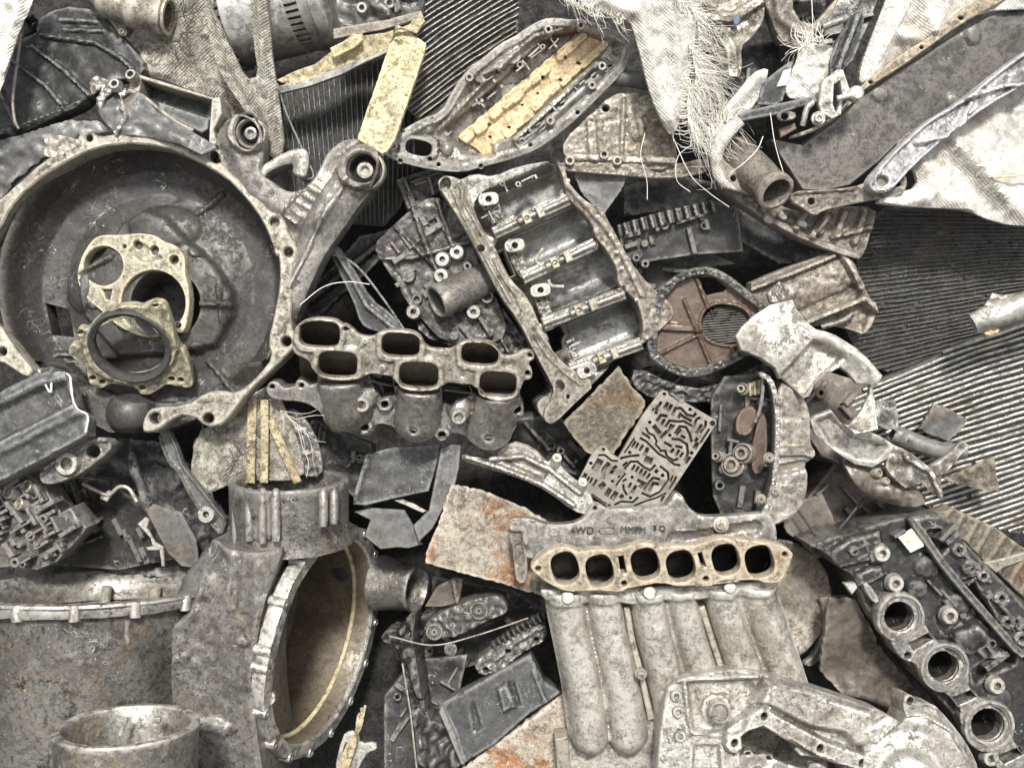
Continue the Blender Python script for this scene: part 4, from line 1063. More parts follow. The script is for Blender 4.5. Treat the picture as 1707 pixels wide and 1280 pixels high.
def threads(name, parent, fr, anchors, n, L, spread, seed, m='thread', r=.55, droop=20, z=4, base=None, limp=False):
    """loose threads leaving the pixel polyline `anchors`; base = mean direction in degrees (image right = 0, up = 90)"""
    rr = random.Random(seed); mb = MB()
    an = np.asarray(anchors, float)
    for k in range(n):
        t = rr.uniform(0, len(an) - 1 - 1e-6); i = int(t); a = an[i] + (an[i + 1] - an[i]) * (t - i)
        tg = an[i + 1] - an[i]
        b = math.degrees(math.atan2(-tg[1], tg[0])) + 90 if base is None else base
        th = math.radians(b + rr.gauss(0, spread)); l = L * rr.uniform(.35, 1.25)
        p = [(a[0], a[1], z + rr.uniform(-4, 4))]; cu = rr.gauss(0, .5)
        for s in range(1, 5):
            th += cu * .45 + rr.gauss(0, .28)
            th += (math.radians(-90) - ((th + math.pi / 2) % (2 * math.pi) - math.pi / 2)) * (.22 if limp else 0)
            x = p[-1][0] + math.cos(th) * l / 4; y = p[-1][1] - math.sin(th) * l / 4
            p.append((x, y, z + rr.uniform(-3, 9) - droop * (s / 4) ** 2 * rr.uniform(.1, 1)))
        tube(mb, path3(fr, p, 9), np.linspace(r, r * .45, 9) * rr.uniform(.6, 1.2), 4, cap=False)
    return mb.build(name, m, parent)
def wire(name, label, cat, pts, r, m, group=None, n=40):
    x, y, z = pts[len(pts) // 2]; fr = Fr(x, y, z); mb = MB()
    tube(mb, path3(fr, [(a, b, c - z) for a, b, c in pts], n), r, 7)
    return solo(name, label, cat, fr, mb, m, group)
def radiator(label, z, tx, ty, poly, pa, pb, n, w, m='fin_mid', mb_='fin_dark', bend=None, group='radiators in the heap', hh=5, broken=0, tank=None):
    """poly: outline; tubes run along pa -> pb (pixels), stepped n times between the two rails pa=(a0,a1), pb=(b0,b1)"""
    cx = sum(p[0] for p in poly) / len(poly); cy = sum(p[1] for p in poly) / len(poly)
    fr = Fr(cx, cy, z, tx, ty)
    T = thing('radiator', label, 'radiator', fr, group)
    R1('fin_core', mb_, T, fr, poly, z=-6, thick=24, sp=14, bev=1, sm=0, rough=1.5)
    rr = random.Random(n); mb = MB(); pl = np.asarray(poly, float)
    for k in range(n):
        t = (k + .5) / n
        a = np.array(pa[0]) * (1 - t) + np.array(pa[1]) * t; b = np.array(pb[0]) * (1 - t) + np.array(pb[1]) * t
        ss = np.linspace(0, 1, 60)
        Q = a + (b - a) * ss[:, None]
        Q = Q + np.stack([0 * ss, 3.5 * lump(Q[:, 0], Q[:, 1], 77, 200) + 1.0 * lump(Q[:, 0], Q[:, 1], 78, 50)], 1) * (np.abs(b - a)[::-1] / np.hypot(*(b - a))) * .8
        if bend: Q = Q + np.stack([np.zeros(60), bend(ss, t)], 1)
        ins = pin(Q[:, 0], Q[:, 1], pl)
        off = rr.uniform(-.6, .6); ph = rr.uniform(0, 6.28)
        i = 0
        while i < 60:
            if not ins[i]: i += 1; continue
            j = i
            while j + 1 < 60 and ins[j + 1] and not (rr.random() < broken): j += 1
            if j - i >= 2:
                pth = [fr.p3(Q[s, 0], Q[s, 1] + off + .7 * math.sin(ss[s] * 17 + ph), -2 + .8 * math.sin(ss[s] * 23 + ph)) for s in range(i, j + 1)]
                # flat tube cross-section: a thin upright ribbon box
                V = []; 
                pth = np.array(pth); tg = np.gradient(pth, axis=0); nn = np.stack([-tg[:, 1], tg[:, 0], 0 * tg[:, 0]], 1); nn /= np.linalg.norm(nn, axis=1)[:, None] + 1e-9
                up_ = np.array((0, 0, 1.))
                for s in range(len(pth)):
                    V += [pth[s] - nn[s] * w / 2 - up_ * hh, pth[s] - nn[s] * w / 2 + up_ * (hh * .3), pth[s] - nn[s] * w * .2 + up_ * (hh * .5), pth[s] + nn[s] * w * .2 + up_ * (hh * .5), pth[s] + nn[s] * w / 2 + up_ * (hh * .3), pth[s] + nn[s] * w / 2 - up_ * hh]
                Fc = []
                for s in range(len(pth) - 1):
                    for c in range(5): Fc.append((s * 6 + c, s * 6 + c + 1, (s + 1) * 6 + c + 1, (s + 1) * 6 + c))
                mb.add(V, Fc)
            i = j + 1
    mb.build('tube_bank', m, T)
    if tank:
        mb = MB(); relief(mb, fr, tank, z=6, thick=36, sp=8, sm=1, bev=2); mb.build('header_tank', 'alu', T)
    return T, fr

# ------------------------------------------------------------------ radiators
radiator('dark radiator with bright slanting tubes behind the yellow bar, top centre', -66, -.05, .1, P('690,-40 866,-40 864,55 832,78 800,110 760,160 735,190 700,205 676,180'), [(640, -60), (640, 250)], [(905, -190), (905, 60)], 28, 2.8, m='fin_light', bend=lambda s, t: -10 * np.sin(s * 3.1))
radiator('black radiator with upright tubes between mount arm and yellow bar', -110, .0, .0, P('470,155 640,95 690,190 692,280 668,345 640,378 560,372 480,330'), [(455, 90), (720, 90)], [(500, 400), (700, 400)], 28, 2.4, m='fin_mid')
radiator('pale radiator with bright bent tubes below the torn tube end, right edge', -90, .04, .05, P('1390,700 1445,640 1520,612 1620,565 1760,520 1760,900 1640,880 1560,850 1470,820'), [(1330, 600), (1330, 1040)], [(1790, 440), (1790, 880)], 44, 5, m='fin_light', mb_='fin_dark', broken=.004, bend=lambda s, t: 3 * np.sin(s * 6 + t * 4))
radiator('black fine-finned radiator under the white sack, right edge', -130, .0, .05, P('1440,372 1480,345 1760,340 1760,560 1660,575 1560,600 1500,625 1440,610 1400,530 1425,450'), [(1380, 300), (1380, 760)], [(1790, 330), (1790, 600)], 54, 1.8, m='fin_pale', broken=.02)

# ------------------------------------------------------------------ top-left corner: black cover, sacks, drum
fr = Fr(110, 140, -40, .12, .02)
T = thing('plastic_cover', 'black glossy plastic cover with curved ribs in the top left corner', 'plastic cover', fr)
oc_ = A('-160,700 -160,250 60,240 110,190 180,100 300,30 480,50 560,140 650,235 725,330 690,380 620,390 560,400 450,480 400,530 330,560 230,600 80,660 0,720')
R1('shell', 'plastic', T, fr, oc_, holes=[A('110,90 160,75 190,105 180,160 110,195')], h=lambda X, Y: 5 * lump(X, Y, 31, 60) + flat(X, Y, A('210,180 480,220 600,290 662,350'), 3, 9, 4) + flat(X, Y, A('160,230 330,360 450,480'), 3, 9, 4) + flat(X, Y, A('60,300 230,430 330,545'), 3, 8, 4) + flat(X, Y, A('0,450 80,620'), 3, 7, 4) + flat(X, Y, A('0,668 80,642 240,590 430,510'), 5, 10, 5) - area_h(X, Y, A('60,640 330,560 430,510 450,560 100,720'), 12, 8) + flat(X, Y, A('300,100 480,110'), 4, 5, 5) + flat(X, Y, A('320,150 520,160'), 3, 5, 4), thick=30, sp=6, sm=1, rough=1)
sheet('torn_sheet', 'dusty grey crumpled metal sheet below the black ribbed cover, left edge', 'sheet', 'sheet_grey', A('-120,720 0,700 150,660 330,600 480,600 560,650 420,660 330,720 200,800 100,880 0,990 -120,1050'), -30, .1, 0, h=folds([A('0,760 300,660'), A('60,900 200,760')], 16, 9, 3), sp=8)
sheet('casting_lug', 'small pale broken casting lump above the round housing rim, top left', 'casting', 'alu_tan', A('220,690 300,672 380,690 400,720 330,760 260,790 215,770'), 26, .05, 0, thick=30, sp=6, h=lambda X, Y: 5 * lump(X, Y, 7, 20), sm=1)
fr = Fr(15, 60, 40, -.2, .1)
T = thing('sack_strip', 'pale dirty woven sack strip hanging in the top left corner', 'sack', fr)
R1('cloth', 'burlap', T, fr, A('-200,-160 175,-160 165,0 140,60 110,120 85,190 60,270 20,400 0,450 -60,600 -200,600'), h=folds([A('100,0 20,360'), A('40,0 -40,300')], 9, 9, 5), thick=4, sp=7, bev=.6, sm=1)
wire('plastic_strap', 'thin grey strap looping down over the black ribbed cover, top left', 'strap', [(A(s)[0][0], A(s)[0][1], z) for s, z in (('112,110', 20), ('90,280', 12), ('65,480', 2), ('72,590', -2), ('92,640', -8))], 2.4, 'alu_brown')
fr = Fr(230, 25, -10, .05, .2)
T = thing('pipe_elbow', 'cast pipe elbow with ribbed collar above the black ribbed cover, top left', 'pipe elbow', fr)
mb = MB(); pth = path3(fr, [(165, -20, -10), (190, 5, 4), (225, 18, 10), (272, 26, 8), (283, 28, 8)], 26)
tube(mb, pth, [28, 28, 27, 27, 27, 30, 30, 27, 27, 26, 26, 26, 30, 30, 27, 27, 27, 30, 31, 31, 28, 28, 31, 31, 31, 31], 28, wall=6); mb.build('pipe', 'alu_tan', T, rough=1)
mb = MB(); relief(mb, fr, A('480,-60 620,-60 640,40 650,95 610,180 590,175 560,130 520,70'), z=-6, thick=30, sp=6, sm=1); mb.build('flange', 'alu_brown', T)
mb = MB(); bolt(mb, fr.p3(*A('610,160')[0], 4), 5, 6); mb.build('bolt', 'alu_brown', T)

fr = Fr(320, 90, -34, .05, .15)
T = thing('burlap_sack', 'dirty beige burlap sack sagging behind the clutch drum, top left', 'sack', fr)
R1('cloth', 'burlap_dirty', T, fr, A('650,-120 1060,-120 1060,120 1080,300 1180,460 1230,600 1200,760 1120,720 1060,520 1000,480 850,410 740,380 700,340 690,250 760,160'), h=folds([A('960,0 880,250 800,360'), A('1040,100 1000,300 1060,450')], 14, 15, 11), thick=5, sp=7, sm=1)
threads('frayed_threads', T, fr, A('840,30 900,60 930,130 860,200 790,260'), 34, 60, 55, 3, m='black_oil', r=.8, droop=6, z=16)
fr = Fr(415, 130, 14, .0, .06)
mb = MB()
yo = A('1030,-120 1035,0 1060,60 1100,140 1150,250 1225,400 1285,380 1255,200 1240,0 1236,-120 1325,-120 1320,0 1340,150 1352,300 1382,480 1418,770 1345,795 1305,700 1210,545 1130,430 1080,340 1040,220 1030,100')
relief(mb, fr, yo, h=folds([A('1060,0 1140,300 1240,480'), A('1290,0 1310,300 1330,500 1370,760'), A('1270,420 1320,600')], 9, 12, 17, 3, 40), thick=10, sp=5, sm=1)
solo('torn_sack_strap', 'Y-shaped torn sack strap, stiff with dirt, in front of the clutch drum', 'strap', fr, mb, 'burlap_dirty')
fr = Fr(480, 20, -30, 0, .1)
T = thing('clutch_drum', 'pale steel clutch drum with a slotted ring, at the top edge', 'clutch drum', fr)
axd = fr.vec(.97, .17, .16); axd = axd / np.linalg.norm(axd)
o_ = fr.p3(470, 10, -70)
mb = MB(); lathe(mb, o_, axd, [(40, -92), (80, -90), (86, -84), (88, -60), (88, 28), (84, 29)], 72); mb.build('shell', 'steel', T, rough=.5)
mb = MB(); lathe(mb, o_, axd, [(80, 26), (80, 52)], 72); mb.build('slot_groove', 'black_oil', T)
mb = MB()
_, b1, b2 = _basis(axd)
for k in range(48):
    th = 2 * math.pi * k / 48; r_ = b1 * math.cos(th) + b2 * math.sin(th); t_ = np.cross(axd, r_)
    V = [o_ + r_ * rr_ + axd * aa + t_ * tt for rr_ in (78, 87) for aa, tt in ((26, -3), (53, -3), (53, 3), (26, 3))]
    mb.add(V, [(4, 5, 6, 7), (0, 1, 5, 4), (1, 2, 6, 5), (2, 3, 7, 6), (3, 0, 4, 7)])
mb.build('tooth_ring', 'steel', T)
mb = MB(); lathe(mb, o_, axd, [(84, 51), (88, 52), (89, 70), (92, 72), (92, 92), (86, 96), (60, 96), (58, 90), (.1, 90)], 72); mb.build('end_band', 'steel', T)
mb = MB()
for k in range(36):
    th = 2 * math.pi * k / 36; r_ = b1 * math.cos(th) + b2 * math.sin(th); t_ = np.cross(axd, r_)
    V = [o_ + r_ * rr_ + axd * aa + t_ * tt for rr_ in (70, 88 + (k % 2) * 5) for aa, tt in ((-100, -5), (-84, -5), (-84, 5), (-100, 5))]
    mb.add(V, [(4, 5, 6, 7), (0, 1, 5, 4), (1, 2, 6, 5), (2, 3, 7, 6), (3, 0, 4, 7)])
mb.build('gear_teeth', 'alu_oily', T)
# broken tray and bent sheet above the housing
fr = Fr(295, 180, 14, .1, -.1)
T = thing('broken_tray', 'broken dark box with a pale rim above the round housing', 'tray', fr)
mb = MB()
rim = A('690,370 870,425 1055,485 1090,480 1100,560 1060,640 1075,720 1035,715 1040,620 1050,495 860,440 700,392 690,460 640,440 650,370')
relief(mb, fr, rim, z=10, thick=50, sp=6, sm=0, bev=1.5); mb.build('rim', 'alu_tan', T)
R1('inside_wall', 'plastic', T, fr, A('690,380 870,430 1058,488 1040,650 985,660 850,590 760,530 695,470'), z=-30, thick=6, sp=8, sm=0)
R1('front_wall', 'plastic_grey', T, fr, A('780,505 1035,590 1030,640 1000,660 900,612 800,555'), z=-4, thick=14, sp=8, sm=0)
mb = MB(); tube(mb, path3(fr, [(*A(s)[0], 12) for s in ('640,450', '710,480', '790,545', '880,610', '960,650')], 20), 3.2, 8); mb.build('edge_rib', 'alu_brown', T)
fr = Fr(250, 190, 24, .12, -.2)
T = thing('bent_sheet', 'bent shiny grey sheet with torn edge, leaning on the round housing rim', 'sheet', fr)
R1('sheet', 'sheet_grey', T, fr, A('490,560 500,470 530,430 600,440 640,455 690,460 760,520 900,625 1060,712 1075,735 1000,770 900,722 740,680 580,672 520,610'), h=folds([A('520,560 620,540 700,480'), A('640,640 700,600 900,700')], 12, 8, 8, 3), thick=4, sp=6, sm=0, rough=1)
R1('torn_flange', 'alu', T, fr, A('440,405 480,372 540,400 590,410 640,455 600,480 620,545 632,570 575,668 560,660 612,560 585,535 600,490 570,440 520,480 495,550 470,510 500,440 450,465'), z=10, h=lambda X, Y: 5 * lump(X, Y, 9, 18), thick=6, sp=5, sm=0, rough=1.5)
for s in ('655,378', '575,425'):
    x, y = A(s)[0]; mb = MB(); boss(mb, fr.p3(x, y, 16), 9, 5, 7); mb.build('screw_boss', 'alu', T)

# ------------------------------------------------------------------ top middle: casing, broken board, yellow bar
fr = Fr(620, 30, -20, 0, .2)
T = thing('ribbed_casing', 'dirty metal casing with brown edge between clutch drum and radiator, top edge', 'casing', fr)
mb = MB(); relief(mb, fr, P('560,-60 700,-60 708,0 700,22 640,36 575,48 560,30'), h=lambda X, Y: 8 * lump(X, Y, 3, 24) + ridge(X, Y, P('600,-40 640,20'), 14, 14), thick=40, sp=6, sm=1)
greeble(mb, fr, P('570,-50 700,-50 700,18 580,40'), 14, 8, 4, 18, 12, 10)
mb.build('body', 'alu_oily', T)
R1('edge_rail', 'alu_brown', T, fr, P('555,48 640,34 702,18 706,30 640,50 556,66'), z=8, thick=20, sp=6, sm=0)
bosses(mb := MB(), fr, [P('604,14')[0], P('650,6')[0]], 9, 4, 8, 4); mb.build('boss', 'alu', T)
fr = Fr(550, 100, -14, .05, .22)
T = thing('broken_board', 'broken yellow-cream board with splintered edge on a grey rail, left of the yellow bar', 'board', fr)
R1('board', 'straw', T, fr, A('1370,400 1450,360 1560,320 1640,260 1697,215') + B('60,170 100,180 210,165 330,125 390,60 412,110 370,170 270,135 225,255 130,290 0,345') + A('1600,380 1540,400 1440,430'), h=lambda X, Y: 4 * lump(X, Y, 22, 26) + flat(X, Y, B('0,200 180,150'), 5, 5, 3), thick=8, sp=5, sm=0, rough=1.5)
R1('grey_rail', 'alu', T, fr, A('1370,430 1530,395') + B('0,330 130,282 225,245 230,262 100,320 0,372') + A('1540,430 1380,470'), z=6, thick=16, sp=6, sm=0)
R1('cracked_flap', 'yellow_paint', T, fr, B('-60,240 60,180 100,165 105,200 60,240 -40,290'), z=16, thick=4, sp=5, sm=0)
sheet('yellow_bar', 'yellow painted flat bar, scuffed and spotted black, leaning between the two black radiators', 'bar', 'yellow_paint', P('661,40 710,72 706,92 658,232 645,252 637,256 596,232 599,220 637,111'), 24, .05, -.3, thick=9, sp=6, sm=0, rough=.4, torn=.25, curl=2)

# ------------------------------------------------------------------ behind the transmission cover, right
fr = Fr(1040, 215, -34, .0, .1)
T = thing('pump_casing', 'beige cast pump casing right of the orange-strip cover, under the white torn sack', 'casing', fr)
R1('body', 'alu_tan', T, fr, P('938,235 985,190 1016,160 1060,150 1092,170 1108,205 1132,250 1120,285 1050,282 960,275 940,262'), holes=[ell(1010, 181, 6)], h=lambda X, Y: 14 * ridge(X, Y, P('1080,180 1100,270'), 26, 1) + flat(X, Y, P('1040,165 1035,270'), 3, 6, 4) + flat(X, Y, P('985,200 990,272'), 8, 5, 4) + flat(X, Y, P('940,262 1120,270'), 6, 9, 5) + dome(X, Y, 1060, 215, 14, 20, 8) + 2 * lump(X, Y, 4, 18), thick=60, sp=5.5, sm=1, rough=1.5)
for s in ('1300,770', '1365,800', '1130,800'):
    x, y = B(s)[0]; mb = MB(); boss(mb, fr.p3(x, y, 6), 8, 4, 8); mb.build('bolt_boss', 'alu_tan', T)
R1('lower_rail', 'alu_brown', T, fr, P('930,268 1120,276 1180,262 1190,285 1120,300 1000,290 930,284'), z=6, h=lambda X, Y: 3 * lump(X, Y, 4, 10), thick=20, sp=5, sm=1)
fr = Fr(1045, 130, -24)
mb = MB(); tube(mb, path3(fr, [(1000, 128, 0), (1050, 132, 6), (1100, 142, 2), (1160, 160, -20)], 20), 14, 20, wall=4)
solo('rubber_hose', 'short black rubber hose above the beige pump casing', 'hose', fr, mb, 'plastic')
sheet('grey_shim', 'flat speckled grey metal sheet below the beige pump casing', 'sheet', 'sheet_grey', B('1150,870 1180,830 1320,850 1420,870 1400,920 1310,1060 1240,1010 1190,960'), -52, .1, .2, thick=5, sp=7, rough=1)

# ------------------------------------------------------------------ dark transmission casing left of the block
fr = Fr(720, 440, -64, .03, .05)
T = thing('gear_casing', 'dark silver gear casing with ribs and bolt bosses, left of the engine block', 'casing', fr)
gc = P('620,410 650,380 690,345 715,328 745,335 770,370 790,420 830,500 850,560 800,580 740,570 710,540 690,520 660,470 640,440')
mb = MB(); relief(mb, fr, gc, h=lambda X, Y: flat(X, Y, P('628,432 690,430 790,402'), 4, 12, 4) + flat(X, Y, P('690,350 715,420 760,520'), 4, 12, 4) + flat(X, Y, P('730,335 750,400 770,430'), 4, 10, 4) + flat(X, Y, P('630,430 670,470 700,540 740,570'), 6, 14, 5) + flat(X, Y, P('660,380 720,440'), 3, 10, 4) + dome(X, Y, 700, 390, 26, 20, 10) + dome(X, Y, 760, 370, 20, 30, 10) + 2 * lump(X, Y, 6, 26), thick=50, sp=5, sm=1, rough=1.5)
greeble(mb, fr, gc, 26, 3, 2, 22, 12, 35)
mb.build('body', 'alu_oily', T)
for x, y in ((738, 433), (736, 436 + 24), (762, 421), (690, 520), (790, 520)):
    mb = MB(); boss(mb, fr.p3(x, y, 8), 12, 4.5, 10); mb.build('bolt_boss', 'alu', T)
mb = MB()
a2 = fr.vec(-.80, -.42, .42); a2 = a2 / np.linalg.norm(a2)
lathe(mb, fr.p3(728, 504, 40), a2, [(30, -130), (30, -20), (31, -8), (29, 0), (26, 1), (24, -1), (23, -30), (22, -60), (.1, -62)], 40)
mb.build('pipe', 'alu_grey', T, rough=.6)
R1('lower_cover', 'black_oil', T, fr, P('690,520 750,515 830,500 870,560 900,590 860,590 760,580 700,560'), z=-10, h=lambda X, Y: 5 * lump(X, Y, 16, 20) + flat(X, Y, P('790,515 820,540 850,590'), 3, 9, 4) + flat(X, Y, P('700,530 760,560'), 3, 8, 4), thick=30, sp=6, sm=1)
fr = Fr(600, 480, -30, .1, .1)
mb = MB(); relief(mb, fr, P('540,400 560,405 590,450 618,500 650,522 668,545 670,560 620,552 600,540 590,505 565,455'), h=lambda X, Y: flat(X, Y, P('550,405 585,460 612,510 660,550'), 4, 6, 4), thick=12, sp=6, sm=1)
solo('plastic_bracket', 'curved dark grey plastic bracket between mount arm and dark gear casing', 'bracket', fr, mb, 'plastic_grey')
sheet('dark_rail', 'oily dark rail lying behind the mount arm and bracket', 'rail', 'black_oil', P('500,500 560,440 600,395 680,375 700,390 640,430 560,500 520,540'), -110, 0, 0, thick=30, sp=8, h=lambda X, Y: flat(X, Y, P('520,500 660,385'), 6, 10, 5))
# brown serrated casting in the gap right of the block
fr = Fr(1110, 385, -90, 0, .1)
T = thing('serrated_bar', 'dark casting with a serrated top edge in the gap right of the engine block', 'casting', fr)
mb = MB(); bp_ = P('1030,385 1090,362 1190,335 1230,345 1240,420 1160,425 1060,440 1040,430'); relief(mb, fr, bp_, h=lambda X, Y: 2 * lump(X, Y, 6, 60), thick=40, sp=7, sm=0); greeble(mb, fr, bp_, 12, 14, 2, 20, 14, 15); mb.build('body', 'black_oil', T)
R1('serrated_edge', 'alu_oily', T, fr, P('1030,375 1085,358 1190,332 1196,352 1100,378 1034,395'), z=14, h=lambda X, Y: 8 * np.clip(np.sin((X * .97 - Y * .25) * .42) * 3, -1, 1) * (Y > 345 - (X - 1090) * .22), thick=24, sp=3.5, sm=0)
for x, y in ((1075, 440), (1060, 430)):
    mb = MB(); boss(mb, fr.p3(x, y, 6), 7, 3, 8); mb.build('boss', 'alu_oily', T)
fr = Fr(1100, 330, -60)
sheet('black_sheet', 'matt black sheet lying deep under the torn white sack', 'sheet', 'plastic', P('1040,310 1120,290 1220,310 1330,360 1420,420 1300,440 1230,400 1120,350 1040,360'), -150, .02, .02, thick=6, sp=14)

# ------------------------------------------------------------------ sacks and castings along the top right
fr = Fr(1230, 50, -30, .05, .15)
T = thing('arch_casting', 'dirty beige arched casting at the top edge, right of the white torn sack', 'casting', fr)
R1('body', 'alu_tan', T, fr, C('-60,-120 400,-120 420,0 405,110 345,190 290,235 300,330 285,385 240,392 200,365 192,270 150,220 60,200 0,205 -80,190'), holes=[C('20,215 150,225 170,260 200,330 120,330 30,300')], h=lambda X, Y: flat(X, Y, C('0,95 250,95 380,10'), 9, 12, 6) + flat(X, Y, C('160,110 240,250 250,370'), 10, 10, 6) + 4 * lump(X, Y, 3, 30) + dome(X, Y, *C('60,30')[0], 40, 14, 12), thick=50, sp=6, sm=1, rough=1.5)
R1('ring_arm', 'alu_brown', T, fr, C('405,-120 800,-120 770,0 740,70 690,140 600,212 500,217 470,170 440,80 410,20'), holes=[C('540,-60 745,-60 748,10 700,70 640,130 580,110 545,50')], z=8, h=lambda X, Y: 12 * sstep((24 - np.abs(pd(X, Y, C('545,-60 545,50 640,130 750,10 750,-60')) - 14)) / 14) + 3 * lump(X, Y, 5, 24), thick=46, sp=5.5, sm=1, rough=1.5)
mb = MB(); relief(mb, fr, C('255,85 285,78 290,110 270,130 255,118'), z=22, thick=14, sp=5, sm=1); mb.build('paint_dab', mat('blue_paint', (.07, .12, .19), (.2, .2, .2), g=.5, metal=0), T)
bolts(T, fr, C('178,160 120,20'), 5, 6, 'alu_brown', 12)
fr = Fr(1100, 90, 60, -.15, .2)
T = thing('white_sack', 'torn white woven sack tail with a pointed end and wildly frayed edges, top centre', 'sack', fr)
R1('cloth', 'burlap', T, fr, P('960,-60 1160,-60 1165,20 1158,70 1152,120 1140,180 1128,215 1118,227 1108,212 1094,185 1078,140 1062,70 1048,30 1010,25 960,5'), h=folds([P('1060,0 1080,90 1110,200'), P('1110,-30 1130,100 1122,210'), P('1000,0 1050,20')], 11, 12, 14, 4), thick=4, sp=5, sm=1, bev=.6)
threads('frayed_threads', T, fr, P('940,-10 960,10 1000,28 1045,32'), 120, 44, 40, 5, base=250, r=.45, limp=True)
threads('frayed_threads', T, fr, P('1120,-10 1160,20 1165,60'), 90, 60, 30, 7, base=-10, r=.5, limp=True)
threads('frayed_threads', T, fr, P('1148,70 1158,100 1160,130 1150,160'), 230, 66, 34, 8, base=-30, r=.5, limp=True)
threads('frayed_threads', T, fr, P('1150,130 1145,175 1150,200'), 120, 100, 16, 9, base=-82, r=.5, droop=30, limp=True)
fr = Fr(1180, 190, 10, 0, .1)
mb = MB()
mb_o = threads('sack_fringe', None, fr, P('1175,100 1195,150 1185,200 1175,240'), 190, 90, 22, 21, base=-80, r=.5, limp=True)
mb_o.matrix_world = fr.mat(); tag(mb_o, 'pale tuft of loose sack threads drooping beside the white sack tail', 'fringe')
for i, (p0, nm) in enumerate((([(1075, 222, 30), (1068, 260, 18), (1078, 300, 0), (1079, 333, -10)], 'single pale thread hanging from the tip of the white torn sack'),
                              ([(1120, 225, 20), (1150, 290, 4), (1180, 320, -8), (1215, 345, -20)], 'pale curling thread below the drooping tuft, over the dark gap'),
                              ([(1352, -30, 40), (1354, 20, 34), (1355, 57, 26)], 'straight pale straw hanging into the arch casting, top right'),
                              ([(1284, 188, 40), (1292, 240, 34), (1305, 285, 30), (1310, 298, 26)], 'pale straw dangling in front of the short pipe mouth'),
                              ([(1217, 289, 30), (1240, 272, 34), (1262, 250, 34), (1272, 228, 30)], 'short pale straw left of the short pipe mouth'),
                              ([(500, 508, 84), (540, 478, 60), (580, 470, 44), (616, 474, 30)], 'thin pale straw crossing above the six-port manifold'),
                              ([(1155, 240, 24), (1130, 262, 10), (1128, 300, 0), (1150, 320, -10)], 'looping pale thread left of the short pipe'))):
    wire('loose_thread', nm, 'thread', p0, .65, 'thread', 'loose threads and straws')
fr = Fr(1330, 120, 6, .05, .1)
T = thing('burlap_rag', 'rough white burlap rag bunched beside the chrome latch, top right', 'rag', fr)
R1('cloth', 'burlap', T, fr, C('590,240 640,215 740,228 768,270 745,350 722,420 690,490 610,500 510,482 525,400 560,320'), h=folds([C('650,230 640,380 600,480'), C('720,250 690,400')], 10, 12, 6, 5, 30), thick=5, sp=4.5, sm=1, rough=2)
threads('frayed_threads', T, fr, C('590,240 640,210 710,205'), 60, 42, 50, 31, base=150, r=.6)
fr = Fr(1235, 180, 4, .05, .1)
T = thing('burlap_scrap', 'grey-white burlap scrap under the black strap, above the short pipe', 'rag', fr)
R1('cloth', 'burlap', T, fr, C('150,600 200,540 290,440 340,370 430,330 420,400 390,480 330,560 240,610'), h=folds([C('200,580 380,380')], 10, 10, 5, 3), thick=4, sp=5, sm=1)
fr = Fr(1465, 60, -8, .06, .2)
T = thing('white_sack', 'white woven sack folded behind the long rusty rail, top right corner', 'sack', fr, None)
R1('cloth', 'burlap', T, fr, C('900,420 950,260 1040,100 1100,-120 1900,-120 1800,40 1460,60 1240,190 1120,280 1000,340 940,440'), h=folds([C('1120,-60 1000,250 930,400'), C('1190,-60 1230,160'), C('1330,-60 1250,160'), C('1080,180 1180,200')], 12, 16, 19, 6), thick=5, sp=6, sm=1)
R1('twisted_strap', 'burlap', T, fr, C('1060,-120 1190,-120 1140,0 1060,150 985,290 930,400 870,420 880,340 940,190'), z=14, h=lambda X, Y: ridge(X, Y, C('1120,-60 1000,200 910,390'), 18, 12) + 2 * lump(X, Y, 4, 12), thick=8, sp=5, sm=1)
# black strap, chrome latch
fr = Fr(1290, 170, 22, .05, .1)
T = thing('latch_bracket', 'black bar with a chrome lever latch and round knob, top right', 'latch', fr)
R1('black_bar', 'plastic', T, fr, C('215,600 340,545 480,515 660,475 675,505 560,540 470,570 235,612'), thick=12, sp=6, sm=0)
R1('black_strap', 'plastic', T, fr, C('400,410 480,345 560,290 535,370 500,500 470,525 375,520'), z=-4, thick=8, sp=6, sm=0)
R1('label_patch', 'white_scrap', T, fr, C('505,350 545,340 520,425 470,432'), z=0, thick=3, sp=None, sm=0)
R1('side_plate', 'plastic', T, fr, C('770,200 850,70 905,60 900,170 850,300 800,345 740,370 735,300'), z=-6, h=lambda X, Y: flat(X, Y, C('870,80 770,340'), 5, 10, 4), thick=20, sp=6, sm=0)
R1('lever', 'alu_pale', T, fr, C('695,395 735,375 770,345 800,345 835,450 800,480 790,570 745,590 690,560 678,520'), holes=[C('755,420 785,400 795,470 765,560 750,520')], z=14, thick=16, sp=5, sm=0)
mb = MB(); tube(mb, [fr.p3(*C('770,490')[0], 22), fr.p3(*C('850,470')[0], 22)], 5, 12); lathe(mb, fr.p3(*C('858,468')[0], 14), (0, 0, 1), [(12, -10), (12, 10), (9, 13), (.1, 13)], 20); mb.build('knob', 'alu_pale', T)
mb = MB(); tube(mb, path3(fr, [(*C('650,510')[0], 12), (*C('620,540')[0], 14), (*C('598,625')[0], 10)], 10), 5, 10); mb.build('pin', 'alu', T)
mb = MB(); bolt(mb, fr.p3(*C('675,590')[0], 14), 8, 10); mb.build('bolt', 'alu_pale', T)
mb = MB(); relief(mb, fr, C('470,560 560,550 570,590 500,605 475,590'), holes=[ell(*C('510,578')[0], 6)], z=12, thick=8, sp=5, sm=1); mb.build('eyelet', 'alu_grey', T)
mb = MB(); tube(mb, [fr.p3(*C('700,135')[0], 20), fr.p3(*C('820,90')[0], 24)], 6, 12); mb.build('threaded_rod', 'alu_grey', T)
